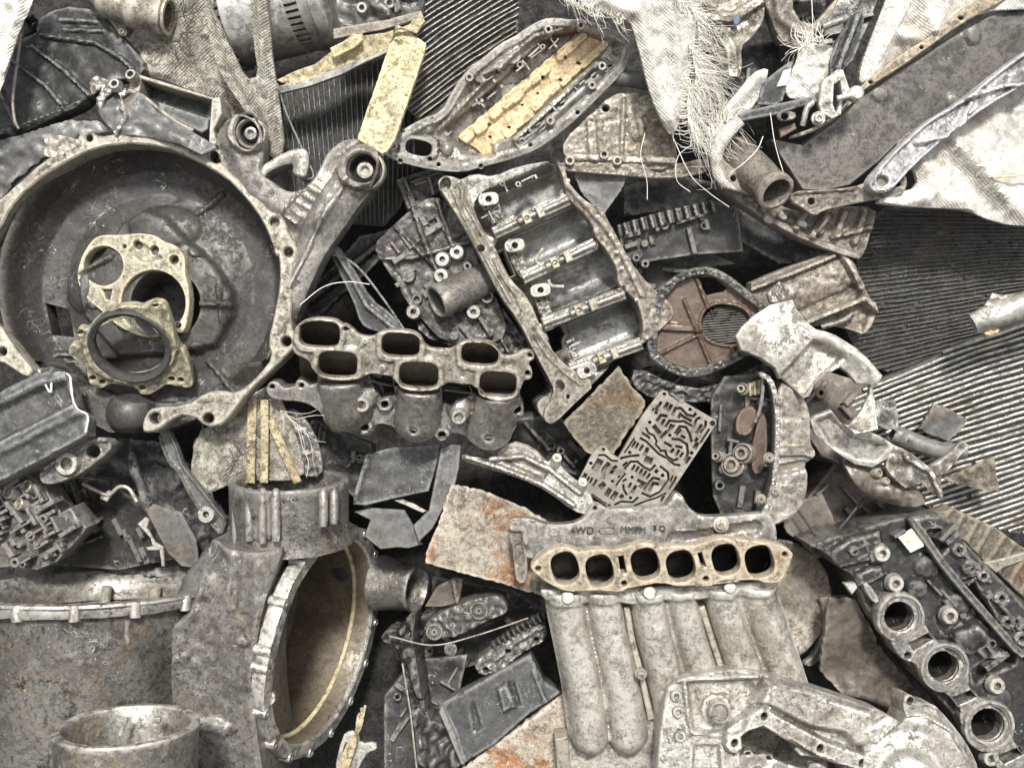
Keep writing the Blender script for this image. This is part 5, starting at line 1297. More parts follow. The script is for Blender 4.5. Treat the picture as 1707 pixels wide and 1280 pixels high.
mb = MB(); relief(mb, fr, C('480,640 560,610 570,640 490,685'), z=-6, thick=8, sp=6, sm=0); mb.build('orange_tag', 'copper_dark', T)
# long oil pan panel with rusty rail
fr = Fr(1480, 180, -6, -.02, .12)
T = thing('pan_panel', 'long dark stained pan panel with a rusty flanged rail, top right', 'pan', fr)
R1('panel', 'pan', T, fr, C('440,690 600,720 760,600 900,470 1100,340 1400,150 1800,-60 1900,200 1500,420 1300,560 1060,720 980,800 830,920 700,948 600,942 500,790'), z=-10, h=lambda X, Y: dome(X, Y, *C('980,470')[0], 16, 14, 6) + dome(X, Y, *C('1440,170')[0], 14, 20, 8) + dome(X, Y, *C('1340,500')[0], 14, 14, 6) + 1.5 * lump(X, Y, 61, 80), thick=40, sp=7, sm=0)
R1('rail', 'flange_tan', T, fr, C('540,690 660,655 760,585 900,445 1060,352 1200,252 1380,122 1620,-10 1800,-110 1560,-110 1460,-10 1240,178 1100,262 950,372 880,440 870,475 790,560 650,638 560,664'), holes=[ell(*C('938,408')[0], 4, 3), ell(*C('1190,236')[0], 4, 3), ell(*C('1385,90')[0], 5, 3.5)], z=8, h=lambda X, Y: 2 * lump(X, Y, 8, 14), thick=22, sp=5, sm=1, rough=1)
# short pipe with flange bracket
fr = Fr(1290, 300, 20, .05, .1)
T = thing('outlet_pipe', 'short round pipe stub with open mouth and flat bolt bracket, upper right', 'pipe', fr)
mb = MB(); a2 = fr.vec(.36, -.62, .70)
lathe(mb, fr.p3(1294, 321, 34), a2 / np.linalg.norm(a2), [(34, -130), (32, -60), (30, -34), (30, -14), (32, -10), (32, 0), (29, 2), (25, 2), (24, 0), (23, -60), (.1, -62)], 44)
mb.build('pipe', 'alu_brown', T, rough=1)
R1('bracket', 'alu_brown', T, fr, C('540,950 700,945 850,930 930,900 1090,840 1125,900 1090,975 960,992 850,1012 700,1045 660,1075 600,1035 540,1000'), holes=[ell(*C('642,1000')[0], 6), ell(*C('1070,915')[0], 6, 4)], z=-2, h=lambda X, Y: 3 * lump(X, Y, 8, 20) + flat(X, Y, C('560,955 850,935'), 4, 5, 4), thick=20, sp=5, sm=1)
R1('left_ear', 'alu_brown', T, fr, C('190,770 230,820 300,860 360,940 340,980 260,930 200,900 170,850'), holes=[ell(*C('255,885')[0], 5)], z=-8, thick=16, sp=5, sm=1)
fr = Fr(1240, 260, 8, .1, .1)
T = thing('sack_edge', 'rolled cream sack edge curving left of the short pipe', 'sack', fr)
mb = MB(); pth = path3(fr, [(*C('290,600')[0], 10), (*C('210,680')[0], 12), (*C('170,780')[0], 8), (*C('200,900')[0], 2), (*C('330,950')[0], -2)], 26); tube(mb, pth, np.interp(np.linspace(0, 1, 26), [0, .3, .7, 1], [10, 13, 9, 4]), 12)
mb.build('roll', 'burlap', T, rough=2.0)
threads('frayed_threads', T, fr, C('290,600 210,680 170,780'), 110, 55, 30, 41, base=235, r=.5, droop=14, limp=True)
# painted arm
fr = Fr(1590, 220, 44, -.05, .1)
T = thing('painted_arm', 'chipped white-and-black painted lever arm with a bolt eye, upper right', 'lever arm', fr)
oa = C('918,925 935,880 975,835 1060,742 1200,612 1400,492 1560,362 1720,245 1850,180 1900,330 1700,420 1500,532 1300,682 1130,832 1045,930 1000,962 945,955')
R1('arm', 'white_paint', T, fr, oa, holes=[ell(*C('985,900')[0], 10, 9)], h=lambda X, Y: 9 * sstep((7 - rimd(X, Y, oa)) / 4) + flat(X, Y, C('1440,490 1360,640'), 4, 9, 3) + flat(X, Y, C('1160,710 1300,680'), 4, 9, 3) + flat(X, Y, C('1400,490 1590,430 1700,420'), 4, 9, 3) + 10 * cyl(X, Y, *C('985,900')[0], 17, 1, 4), thick=22, sp=4.5, sm=1, rough=.8)
mb = MB(); lathe(mb, fr.p3(*C('985,900')[0], -6), (0, 0, 1), [(10, 0), (8, 6), (4, 7), (.1, 7)], 18); mb.build('bolt_core', 'alu_brown', T)
# white sack under the arm
fr = Fr(1600, 260, 10, -.05, .05)
T = thing('grain_sack', 'large pale sack with stitched hem under the chipped painted arm, right edge', 'sack', fr)
R1('cloth', 'burlap', T, fr, C('940,1005 1060,960 1170,930 1150,840 1090,760 1060,715 1150,640 1400,540 1700,420 1950,360 1950,1130 1697,1122 1560,1105 1420,1045 1300,1034 1180,1030 1040,1022'), h=folds([C('1180,830 1250,960 1400,1040'), C('1320,690 1480,870 1600,1010 1720,1080'), C('1000,1005 1180,990')], 16, 16, 29, 6), thick=6, sp=6, sm=1)
rr = random.Random(3)
for s, n_ in (('1330,700 1420,790 1500,880 1560,950 1600,1010', 46), ('1080,700 1140,660 1180,650', 16)):
    hp_ = spline(C(s), n_); mb = MB()
    for k in range(n_):
        x, y = hp_[k]; a = rr.uniform(-.5, .9); l = rr.uniform(6, 16)
        tube(mb, path3(fr, [(x - l * math.cos(a), y + l * math.sin(a), 12), (x, y, 20), (x + l * math.cos(a), y - l * math.sin(a), 12)], 5), .45, 4)
    mb.build('hem_stitching', 'black_oil', T)
mb = MB(); tube(mb, path3(fr, [(*C(s)[0], 17) for s in ('1540,882', '1620,876', '1697,868', '1900,850')], 12), 1.8, 6); mb.build('yellow_stripe', 'yellow_paint', T)
# ribbed head cover below the pipe
fr = Fr(1330, 360, -34, .0, .1)
T = thing('valve_cover', 'ribbed dark aluminium valve cover below the short pipe, right of the gap', 'valve cover', fr)
ov = C('185,790 230,790 300,840 380,960 480,1020 620,1060 760,1025 975,1025 945,1130 905,1270 860,1290 640,1212 430,1105 240,975 190,910')
def hv_(X, Y):
    z = 5 * lump(X, Y, 3, 26)
    for s in ('260,930 320,870', '330,990 400,930', '400,1040 470,980', '560,1130 610,1060', '640,1170 700,1080', '720,1040 680,1150', '800,1060 760,1170', '900,1050 850,1200'):
        z += flat(X, Y, C(s), 6, 12, 5)
    return z + flat(X, Y, C('200,900 430,1090 640,1200 860,1280'), 8, 8, 6) + flat(X, Y, C('740,1180 930,1130'), 4, 9, 4)
R1('cover', 'alu_brown', T, fr, ov, h=hv_, thick=50, sp=5, sm=1, rough=1.5)
for s in ('600,1110', '500,1070', '430,1090'):
    x, y = C(s)[0]; mb = MB(); relief(mb, fr, slot([(x - 8, y - 3), (x + 8, y + 4)], 12, False), z=16, thick=18, sp=5, sm=1, bev=2); mb.build('lug', 'alu', T)

# ------------------------------------------------------------------ right middle
fr = Fr(1350, 490, -60, .05, .1)
T = thing('oil_sump', 'brown-grey ribbed oil sump behind the torn pale housing', 'oil sump', fr)
R1('tray', 'alu_brown', T, fr, F('300,160 480,80 700,0 760,-30 830,-10 890,140 965,260 955,330 905,402 840,372 720,345 600,360 420,300'), h=lambda X, Y: flat(X, Y, F('330,175 520,100 750,5'), 4, 14, 4) + ridge(X, Y, F('560,200 800,90'), 26, 12) + flat(X, Y, F('620,330 900,215 960,270'), 5, 16, 4) + flat(X, Y, F('790,0 880,160'), 6, 14, 4) - area_h(X, Y, F('640,340 880,240 930,290 900,380 820,360'), 10, 6) + 3 * lump(X, Y, 4, 26), thick=50, sp=5.5, sm=1)
mb = MB(); tube(mb, path3(fr, [(*F(s)[0], 8) for s in ('690,360', '760,340', '810,320', '850,290')], 14), 5, 10); mb.build('pickup_pipe', 'alu_oily', T)
fr = Fr(1180, 535, -30, .1, .05)
T = thing('oil_strainer', 'black-framed oil strainer with brown panels and an oval mesh opening', 'strainer', fr)
od = P('1076,590 1084,520 1094,488 1120,462 1150,447 1185,444 1212,456 1245,482 1275,506 1288,540 1282,572 1250,592 1210,612 1178,626 1140,630 1108,616')
idn = P('1094,585 1100,525 1110,495 1130,472 1155,460 1182,458 1205,468 1238,494 1264,514 1274,542 1268,564 1240,580 1205,598 1172,612 1144,614 1115,604')
R1('gasket_frame', 'black_oil', T, fr, od, holes=[idn], z=12, h=lambda X, Y: 3 * lump(X, Y, 4, 10), thick=40, sp=5, sm=1, bev=2.5)
R1('panel', 'copper_dark', T, fr, idn, holes=[ell(1210, 541, 41, 33, 8, 40, 2.4), P('1166,462 1190,462 1212,480 1206,486 1178,492 1170,480')], z=-4, h=lambda X, Y: flat(X, Y, P('1160,462 1182,520'), 2.5, 8, 3) + flat(X, Y, P('1140,500 1185,610'), 2.5, 8, 3) + flat(X, Y, P('1100,545 1165,548'), 6, 8, 4) + flat(X, Y, P('1100,590 1160,560'), 2.5, 6, 3) + flat(X, Y, P('1220,580 1228,600'), 2.5, 6, 3) + 5 * sstep((5 - np.abs(pd(X, Y, ell(1210, 541, 42, 34, 8, 40, 2.4), True))) / 3), thick=8, sp=4.5, sm=0)
mb = MB()
for k in range(15):
    y = 512 + k * 4.2; w = 40 * math.sqrt(max(.05, 1 - ((y - 541) / 33) ** 2))
    tube(mb, [fr.p3(1210 - w, y + 3, -12), fr.p3(1210 + w, y - 3, -12)], 1.3, 5)
mb.build('mesh_screen', 'black_oil', T)
fr = Fr(1180, 640, -50, 0, .05)
mb = MB(); relief(mb, fr, P('1060,610 1120,640 1180,650 1260,610 1300,600 1320,640 1260,660 1180,672 1090,668 1050,640'), h=lambda X, Y: 5 * lump(X, Y, 4, 16), thick=24, sp=6, sm=1)
solo('black_gasket', 'black twisted oily gasket strip under the oil strainer', 'gasket', fr, mb, 'black_oil')
# torn pale housing
fr = Fr(1340, 570, 40, .04, -.06)
T = thing('torn_housing', 'pale torn aluminium housing with a jagged round break, right of the oil strainer', 'housing', fr)
ot = F('262,405 285,365 340,312 430,252 545,222 565,270 600,320 660,372 750,400 850,460 905,512 985,600 965,640 945,662 958,720 975,865 900,885 860,890 795,838 830,842 870,800 900,752 930,690 932,645 870,638 855,620 820,580 785,558 720,590 662,640 632,700 605,712 560,660 500,615 480,612 455,562 380,510 290,472')
R1('shell', 'alu_pale', T, fr, ot, h=lambda X, Y: 30 * sstep((F('480,610')[0][0] - 1400 + 0 * X + 60) / 60) * 0 + 16 * np.exp(-(pd(X, Y, F('370,340 470,470')) / 60) ** 2) - flat(X, Y, F('490,600 650,430 740,470 800,520'), 3, 6, 5) - 18 * sstep((rimd(X, Y, F('490,605 650,435 800,500 700,590 610,700')) + 4) / 8) + 14 * np.exp(-(pd(X, Y, F('700,400 900,530 960,610')) / 16) ** 2) + .8 * lump(X, Y, 5, 30), thick=13, sp=5, sm=0, bev=1.4, rough=.5)
R1('broken_tab', 'alu', T, fr, F('425,190 445,165 485,128 535,172 515,222 470,240 440,232'), z=-6, h=lambda X, Y: 6 * lump(X, Y, 5, 10), thick=18, sp=4, sm=0, rough=1.5)
fr = Fr(1430, 720, 26, .05, .2)
T = thing('broken_casting', 'broken pale casting with torn jagged edge and dark underside below the torn housing', 'casting', fr)
R1('bowl', 'alu_pale', T, fr, F('635,820 665,800 742,772 790,835 860,890 930,878 990,905 1055,945 1020,1012 945,1055 860,1040 740,965 660,892'), h=lambda X, Y: -16 * area_h(X, Y, F('680,830 740,800 860,910 1010,950 960,1010 870,1000 740,930'), 1, 14) + 2 * lump(X, Y, 3, 30), thick=14, sp=4.5, sm=0, bev=1.4, rough=.6)
R1('torn_arm', 'alu', T, fr, F('1050,945 1100,965 1160,1000 1225,1052 1285,1020 1345,970 1395,922 1432,950 1380,1000 1325,1070 1290,1090 1285,1200 1240,1180 1190,1135 1110,1160 1060,1120 1010,1060 1020,1010'), z=2, h=lambda X, Y: 5 * lump(X, Y, 9, 40) + flat(X, Y, F('1110,1000 1230,1070 1280,1190'), 5, 9, 4), thick=12, sp=4.5, sm=0, bev=1.2, rough=.8)
R1('underside', 'oil_brown', T, fr, F('780,1000 860,1035 950,1050 1020,1055 1110,1150 1200,1180 1215,1220 1120,1245 950,1210 845,1130'), z=-22, h=lambda X, Y: 4 * lump(X, Y, 12, 36) + ridge(X, Y, F('830,1080 980,1160 1150,1220'), 18, 16), thick=40, sp=5, sm=1)
for s, r in (('1050,1080', 10), ('960,1080', 8), ('1000,1120', 7)):
    x, y = F(s)[0]; mb = MB(); lathe(mb, fr.p3(x, y, -14), (.3, .2, 1), [(r, -10), (r, 8), (r * .7, 12), (r * .4, 8), (.1, 8)], 18); mb.build('spring_seat', 'alu_tan', T)
# metal scraps on the pale radiator
sheet('metal_scrap', 'small flat dark grey metal scrap on the pale radiator', 'scrap', 'sheet_grey', F('1175,865 1210,800 1250,732 1340,770 1422,822 1370,885 1320,922 1230,890'), -62, .08, .1, thick=6, sp=7, rough=1.5)
sheet('metal_scrap', 'dark square scrap between the torn housing and the pale radiator', 'scrap', 'alu_oily', F('955,725 1062,718 1075,800 1075,870 1010,865 960,840'), -40, .1, 0, thick=8, sp=7, rough=1.5)
fr = Fr(1540, 745, -50, 0, .1)
mb = MB(); tube(mb, path3(fr, [(1488, 722, -4), (1525, 738, 2), (1565, 750, 4), (1606, 752, -6)], 24), np.interp(np.linspace(0, 1, 24), [0, .5, 1], [18, 16, 14]), 16, wall=3)
solo('bent_tube', 'short dull grey tube lying on the pale radiator beside the torn casting', 'tube', fr, mb, 'alu_oily', rough=1.5)
sheet('burnt_plate', 'burnt brown plate scrap lying on the lower part of the pale radiator', 'plate', 'rust_brown', F('1300,1110 1420,1050 1545,1000 1560,1080 1575,1172 1460,1160 1330,1125'), -34, .05, .1, thick=6, sp=6, h=lambda X, Y: 4 * lump(X, Y, 7, 30))
fr = Fr(1670, 525, 20, .1, .1)
T = thing('torn_tube', 'torn pale metal tube end with orange rag poking in from the right edge', 'tube', fr)
mb = MB(); tube(mb, path3(fr, [(1622, 540, 0), (1650, 528, 3), (1700, 512, 6), (1790, 480, 8)], 16), np.interp(np.linspace(0, 1, 16), [0, .4, 1], [17, 22, 26]), 22, wall=5); mb.build('tube', 'alu_pale', T, rough=2.5)
R1('torn_lip', 'alu', T, fr, F('1500,255 1540,190 1600,200 1697,185 1800,170 1760,220 1640,235 1540,250'), z=10, h=lambda X, Y: 6 * lump(X, Y, 3, 14), thick=6, sp=5, sm=0)
mb = MB(); relief(mb, fr, F('1500,380 1540,365 1585,365 1560,395 1510,402'), z=6, h=lambda X, Y: 4 * lump(X, Y, 3, 8), thick=10, sp=3, sm=1); mb.build('rag_end', 'orange_core', T)
# opened chain case with gears
fr = Fr(1280, 760, 8, .12, .05)
T = thing('chain_case', 'opened aluminium chain case with brown gears inside, right of the maze plate', 'chain case', fr)
R1('shell', 'alu_pale', T, fr, F('470,625 560,660 618,735 634,800 634,930 662,985 640,1010 606,1040 625,1100 608,1220 550,1290 440,1340 380,1345 440,1160 470,1000 476,800'), h=lambda X, Y: 26 * np.sqrt(np.clip((1368 - X) / 80, 0, 1)) * 1.0 - 10 + flat(X, Y, F('475,970 600,970 655,990'), 7, 9, 5) - flat(X, Y, F('480,1060 600,1040'), 8, 8, 5) + 1.5 * lump(X, Y, 3, 18), thick=70, sp=5, sm=1, bev=2.5, rough=1.2)
R1('joint_flange', 'alu', T, fr, slot(F('390,590 440,620 466,700 476,820 472,1000 452,1160 405,1300 330,1350'), 9), z=22, h=lambda X, Y: 2 * lump(X, Y, 4, 9), thick=60, sp=4, sm=1)
mb = MB(); bp_ = P('1185,630 1275,620 1295,640 1298,760 1290,840 1262,885 1235,880 1190,850 1185,760'); relief(mb, fr, bp_, z=-34, h=lambda X, Y: 2 * lump(X, Y, 4, 40), thick=20, sp=7, sm=1); greeble(mb, fr, bp_, 16, 9, -32, 20, 20, 80); mb.build('back_plate', 'black_oil', T)
R1('guide', 'copper_dark', T, fr, F('265,820 300,760 365,750 370,830 330,900 270,890'), z=-8, thick=22, sp=5, sm=1)
R1('guide', 'copper_dark', T, fr, F('380,800 420,790 425,980 400,1080 350,1090 340,980'), z=-14, thick=22, sp=5, sm=1)
R1('upper_block', 'brass', T, fr, F('330,640 390,620 395,690 335,700'), z=-10, h=lambda X, Y: 4 * np.sin(X * .8), thick=20, sp=3, sm=0)
for s, R, hgt in (('310,985', 17, 16), ('250,1040', 20, 6), ('180,1000', 9, 14), ('300,665', 10, 8)):
    x, y = F(s)[0]; mb = MB(); a_ = fr.vec(-.55, .1, .83)
    lathe(mb, fr.p3(x, y, -10), a_, [(R, -16), (R, hgt - 6), (R * .9, hgt - 5), (R * .8, hgt - 8), (R * .7, hgt - 8), (R * .65, hgt), (R * .4, hgt), (R * .35, hgt - 8), (.1, hgt - 8)], 32); mb.build('gear', 'alu_brown', T, rough=.5)
mb = MB(); tube(mb, path3(fr, [(*F(s)[0], 6) for s in ('400,610', '400,680', '385,770', '362,830')], 14), 3, 8); mb.build('tube', 'alu_grey', T)
for s in ('478,720', '430,1005', '460,1170', '390,1210'):
    mb = MB(); bolt(mb, fr.p3(*F(s)[0], 22), 6, 7); mb.build('bolt', 'alu_brown', T)
mb = MB(); relief(mb, fr, F('395,1310 425,1200 440,1215 430,1345 380,1350'), z=18, thick=20, sp=5, sm=1); mb.build('lower_lip', 'alu', T)
# brown plate behind the block, brown disc, funnel
sheet('rust_sheet', 'thin brown rusty sheet between the engine block and the maze plate', 'sheet', 'rust_brown', E('1100,830 1290,640 1370,555 1440,650 1505,725 1500,765 1350,985 1215,985 1180,940'), -44, .02, .05, thick=5, sp=8, rough=1.2)
fr = Fr(1300, 1000, -85, -.2, .05)
T = thing('round_cover', 'mottled brown dished round cover behind the runner manifold', 'cover', fr)
mb = MB(); lathe(mb, fr.p3(1290, 1003, 0), (0, 0, 1), [(.1, -30), (50, -26), (88, -10), (102, 0), (106, 4), (110, 0), (108, -20)], 64); mb.build('dish', 'alu_brown', T, rough=2)
R1('side_tab', 'alu_brown', T, fr, I('680,440 735,425 870,425 872,432 745,445 720,600 690,740 640,780 600,765 660,720 700,600 700,480'), z=4, thick=12, sp=5, sm=1)
sheet('oil_funnel', 'curved dark oily pan wall between the brown dish and the black cylinder head', 'pan', 'oil_brown', I('735,440 860,440 930,560 1000,700 1110,820 1200,930 1190,975 1060,1000 900,925 760,885 690,800 700,660'), -66, -.2, .2, thick=8, sp=8, h=folds([I('760,880 900,900 1100,980')], 14, 14, 7, 4, 60), sm=1)
sheet('scrap_sheet', 'dull brown flat panel behind the chain case and the brown dish', 'panel', 'oil_brown', I('480,20 560,-40 700,-80 760,60 760,150 700,230 640,250 600,170 520,110'), -90, 0, 0, thick=8, sp=9)
fr = Fr(1650, 900, -60, 0, .1)
T = thing('brown_block', 'dirty brown ribbed block behind the black cylinder head, right edge', 'block', fr)
R1('body', 'rust_brown', T, fr, I('1240,30 1340,-10 1560,90 1697,190 1850,260 1850,560 1700,440 1560,300 1500,250 1400,150'), h=lambda X, Y: 3 * np.sin((X + Y * .6) * .22) + 4 * lump(X, Y, 3, 40), thick=40, sp=6, sm=0)
R1('pale_edge', 'alu_tan', T, fr, I('1500,262 1600,240 1720,205 1740,235 1600,285 1560,312'), z=8, thick=20, sp=6, sm=0)

# ------------------------------------------------------------------ centre bottom
fr = Fr(800, 890, -30, .06, .0)
T, _ = sheet('rust_plate', 'flat pale steel plate with orange rust streaks left of the lettered cover', 'plate', 'rust_plate', E('540,1150 560,1140 700,1170 900,1250') + H('1020,60 1010,300 1005,432 900,400 740,350 640,325 415,262 420,200 470,90'), -24, .02, .04, thick=9, sp=7, rough=.8)
sheet('rust_plate', 'flat pale rusty plate corner under the runner manifold, bottom edge', 'plate', 'rust_plate', H('1100,908 1110,1000 1140,1140 1060,1150 1080,1400 560,1400 600,1280 760,1160'), -52, .02, .05, thick=8, sp=8)
fr = Fr(870, 800, -4, .12, -.05)
T = thing('lever_arm', 'pale cast lever arm with two pins, between the six-port manifold and the rusty plate', 'lever arm', fr)
la = E('590,985 650,1000 740,1012 790,960 830,925 945,955 1018,1032 1040,1005 1065,998 1085,1012 1088,1052 1150,1112 1205,1142 1242,1202 1260,1275 1210,1290 1150,1272 1020,1172 900,1112 700,1052 600,1020')
R1('arm', 'alu', T, fr, la, h=lambda X, Y: flat(X, Y, E('620,1000 800,1060 1000,1140 1150,1240'), 4, 8, 4) + flat(X, Y, E('740,1012 900,1000 1030,1060 1180,1180'), 4, 9, 4) - area_h(X, Y, E('800,1020 900,1010 1020,1080 1000,1110'), 8, 6), thick=28, sp=5, sm=1, rough=1)
R1('back_wall', 'alu_grey', T, fr, E('780,990 830,915 950,950 1030,1040 900,1000'), z=-12, thick=14, sp=6, sm=1)
for s in ('1060,1030', '1188,1150'):
    mb = MB(); x, y = E(s)[0]; lathe(mb, fr.p3(x, y, 0), fr.vec(.1, .5, .8), [(9, -4), (9, 14), (7.5, 18), (4, 18), (.1, 17)], 18); mb.build('pin', 'alu_pale', T)
fr = Fr(680, 830, -34, .0, .0)
T = thing('sheet_bracket', 'dark grey bent sheet bracket with an angled arm under the six-port manifold', 'bracket', fr)
R1('panel', 'plastic_grey', T, fr, E('60,1190 120,990 250,955 380,945 490,935 480,1000 430,1172 250,1210 120,1242 55,1238'), z=-26, h=lambda X, Y: 2 * lump(X, Y, 4, 60) + 6 * sstep((10 - pd(X, Y, E('60,1200 120,990'))) / 6), thick=6, sp=8, sm=0)
R1('arm', 'sheet_grey', T, fr, E('492,960 540,935 592,940 580,1060 530,1275') + H('500,-5 450,90 380,160 360,100 355,75 430,0') + E('430,1270'), z=6, thick=7, sp=7, sm=0, rough=1)
R1('foot', 'sheet_grey', T, fr, H('140,50 60,10 150,-10 310,0 355,75 360,100 400,170 330,190 280,185 190,195 110,130'), z=-12, thick=6, sp=8, sm=0, rough=1)
R1('torn_tip', 'alu', T, fr, E('258,1218 300,1212 360,1235 420,1270 400,1280 330,1250'), z=0, thick=4, sp=None, sm=0)
# dark box with pressed recesses
fr = Fr(845, 1180, -40, .05, -.1)
T = thing('pressed_box', 'dark grey metal box with two pressed slots, left of the runner manifold', 'box', fr)
bx = H('490,960 640,880 780,800 935,715 1000,850 1090,905 930,1010 760,1160 600,1260 560,1110')
R1('lid', 'plastic_grey', T, fr, bx, h=lambda X, Y: -area_h(X, Y, H('640,970 655,960 690,1080 660,1095'), 6, 5) + area_h(X, Y, H('770,880 820,850 870,970 800,1000'), 7, 6) - area_h(X, Y, H('825,860 850,850 885,960 865,975'), 7, 5) + flat(X, Y, H('950,800 1010,950'), 3, 5, 3), thick=60, sp=6, sm=0, bev=2.5, rough=.8)
for s in ('810,915', '785,1003'):
    mb = MB(); boss(mb, fr.p3(*H(s)[0], 2), 4, 2, 2); mb.build('rivet_hole', 'alu_oily', T)
mb = MB(); relief(mb, fr, H('495,962 560,1108 608,1262 590,1262 480,1000'), z=3, thick=30, sp=None, sm=0); mb.build('side_edge', 'alu_grey', T)
# oily bits in the dark gap
fr = Fr(780, 1030, -70, .05, .1)
T = thing('solenoid_plate', 'oily plate with two round bolt sockets in the dark gap, bottom centre', 'plate', fr)
R1('plate', 'alu_oily', T, fr, H('395,575 520,490 700,430 790,425 825,490 810,515 700,560 620,605 530,635 440,640'), h=lambda X, Y: 5 * lump(X, Y, 3, 14) + flat(X, Y, H('480,520 560,620'), 4, 6, 3), thick=40, sp=5, sm=1, rough=1)
for s, r in (('680,495', 14), ('460,600', 13)):
    x, y = H(s)[0]; mb = MB(); lathe(mb, fr.p3(x, y, 2), (0, 0, 1), [(r * 1.2, -3), (r * 1.1, 5), (r * .9, 5), (r * .8, 1), (r * .5, 1), (r * .45, 6), (r * .2, 6), (r * .15, 2), (.1, 2)], 26); mb.build('bolt_socket', 'alu_grey', T)
fr = Fr(850, 1080, -66, 0, .1)
T = thing('bearing_strip', 'oily strip casting with holes and serrated edge beside the runner manifold', 'casting', fr)
R1('strip', 'alu_grey', T, fr, H('650,760 760,680 900,600 1010,555 1020,640 930,690 880,720 800,790 690,830'), holes=[ell(*H(s)[0], 5) for s in ('825,698', '965,645', '715,795')], h=lambda X, Y: 5 * lump(X, Y, 5, 12) + flat(X, Y, H('760,740 880,640 1000,570'), 4, 6, 3), thick=30, sp=4.5, sm=1)
R1('serrated_edge', 'black_oil', T, fr, H('740,670 880,570 1000,510 1010,545 890,605 760,690'), z=4, h=lambda X, Y: 5 * np.sin(X * .55 - Y * .35), thick=20, sp=4, sm=0)
fr = Fr(655, 1130, -80, .1, 0)
T = thing('oily_engine_part', 'black oily engine part with ribs deep beside the side opening of the gearbox', 'engine part', fr)
R1('body', 'black_oil', T, fr, H('180,650 280,680 300,760 330,900 360,1100 380,1300 600,1300 560,1150 520,1060 420,1040 400,900 380,760 350,640 370,520 340,500 300,600 220,590'), h=lambda X, Y: 12 * lump(X, Y, 5, 40) + flat(X, Y, H('300,600 340,520 370,640'), 5, 14, 5) + flat(X, Y, H('330,700 400,900'), 10, 14, 6), thick=60, sp=6, sm=1, rough=2)
mb = MB(); bolt(mb, fr.p3(*H('540,690')[0], -10), 8, 10); mb.build('bolt', 'alu_grey', T)
mb = MB(); tube(mb, [fr.p3(*H('300,760')[0], 14), fr.p3(*H('340,1000')[0], 14), fr.p3(*H('372,1290')[0], 14)], 1.6, 6); mb.build('bright_edge', 'alu_tan', T)
mb = MB(); lathe(mb, fr.p3(*H('450,1120')[0], -20), (0, .3, .95), [(26, -40), (26, 10), (22, 14), (20, 6), (.1, 6)], 30); mb.build('spool', 'black_oil', T)
mb = MB(); relief(mb, fr, H('410,480 470,380 560,330 600,340 580,460 500,480'), z=-6, h=lambda X, Y: flat(X, Y, H('555,350 575,450'), 4, 8, 3), thick=20, sp=6, sm=0); mb.build('bracket', 'oil_brown', T)

# ------------------------------------------------------------------ left middle
fr = Fr(80, 690, 44, .1, -.15)
T = thing('torn_channel', 'torn grey plastic channel with a white broken edge, left edge', 'channel', fr)
ch = Dd('-160,760 0,690 190,577 200,560 258,555 270,590 335,580 345,640 380,760 435,800 430,890 230,1000 0,1120 -160,1200')
R1('channel', 'plastic_grey', T, fr, ch, h=lambda X, Y: 10 * sstep((16 - pd(X, Y, Dd('-100,780 200,620 330,590'))) / 10) - area_h(X, Y, Dd('-100,800 200,660 320,640 360,740 0,930 -100,980'), 8, 10) + 10 * sstep((18 - pd(X, Y, Dd('-100,1010 0,960 380,770'))) / 12) + 1.5 * lump(X, Y, 4, 30), thick=30, sp=6, sm=0, bev=1.5, rough=1)
mb = MB(); tube(mb, path3(fr, [(*Dd(s)[0], 4) for s in ('195,570', '215,620', '250,680', '262,600', '300,585', '345,600', '360,700', '385,765', '435,800', '425,880')], 50), 1.9, 6); mb.build('torn_edge', 'white_scrap', T, rough=1.5)
fr = Fr(120, 770, 10, .05, -.05)
T = thing('rocker_mount', 'grey aluminium bracket with two deep bolt holes below the torn channel, left side', 'bracket', fr)
R1('bracket', 'alu_grey', T, fr, Dd('190,1075 280,985 410,915 520,900 555,930 545,975 400,1085 320,1120 250,1140 200,1130'), holes=[ell(*Dd('460,975')[0], 12, 11)], h=lambda X, Y: flat(X, Y, Dd('230,1060 420,925 530,915'), 4, 7, 4) + 2 * lump(X, Y, 4, 14), thick=30, sp=5, sm=1)
mb = MB(); boss(mb, fr.p3(*Dd('342,1035')[0], 0), 19, 10, 10); mb.build('bolt_socket', 'alu', T)
fr = Fr(60, 860, -20, .1, .1)
T = thing('valve_train_scrap', 'jumble-surfaced oily valve train casting with small bright edges, left edge', 'casting', fr)
vt = Dd('-160,1180 0,1110 130,1090 200,1130 300,1280') + G('340,-10 425,90 400,130 280,260 180,300 60,280 -120,300')
mb = MB(); relief(mb, fr, vt, h=lambda X, Y: 4 * lump(X, Y, 41, 30), thick=50, sp=6, sm=0, rough=1.5)
greeble(mb, fr, vt, 70, 11, 2, 18, 22, 32)
mb.build('casting', 'alu_oily', T)
for s, r in (('60,1180', 12), ('150,1150', 11), ('110,1240', 10)):
    x, y = Dd(s)[0]; mb = MB(); lathe(mb, fr.p3(x, y, 8), (-.3, .4, .9), [(r, -14), (r, 8), (r * .8, 10), (r * .5, 6), (.1, 6)], 18); mb.build('rocker', 'alu_tan', T)
fr = Fr(320, 800, -6, .05, -.05)
T = thing('link_bar', 'dull grey link bar with bolt eye, running down from the round housing', 'link bar', fr)
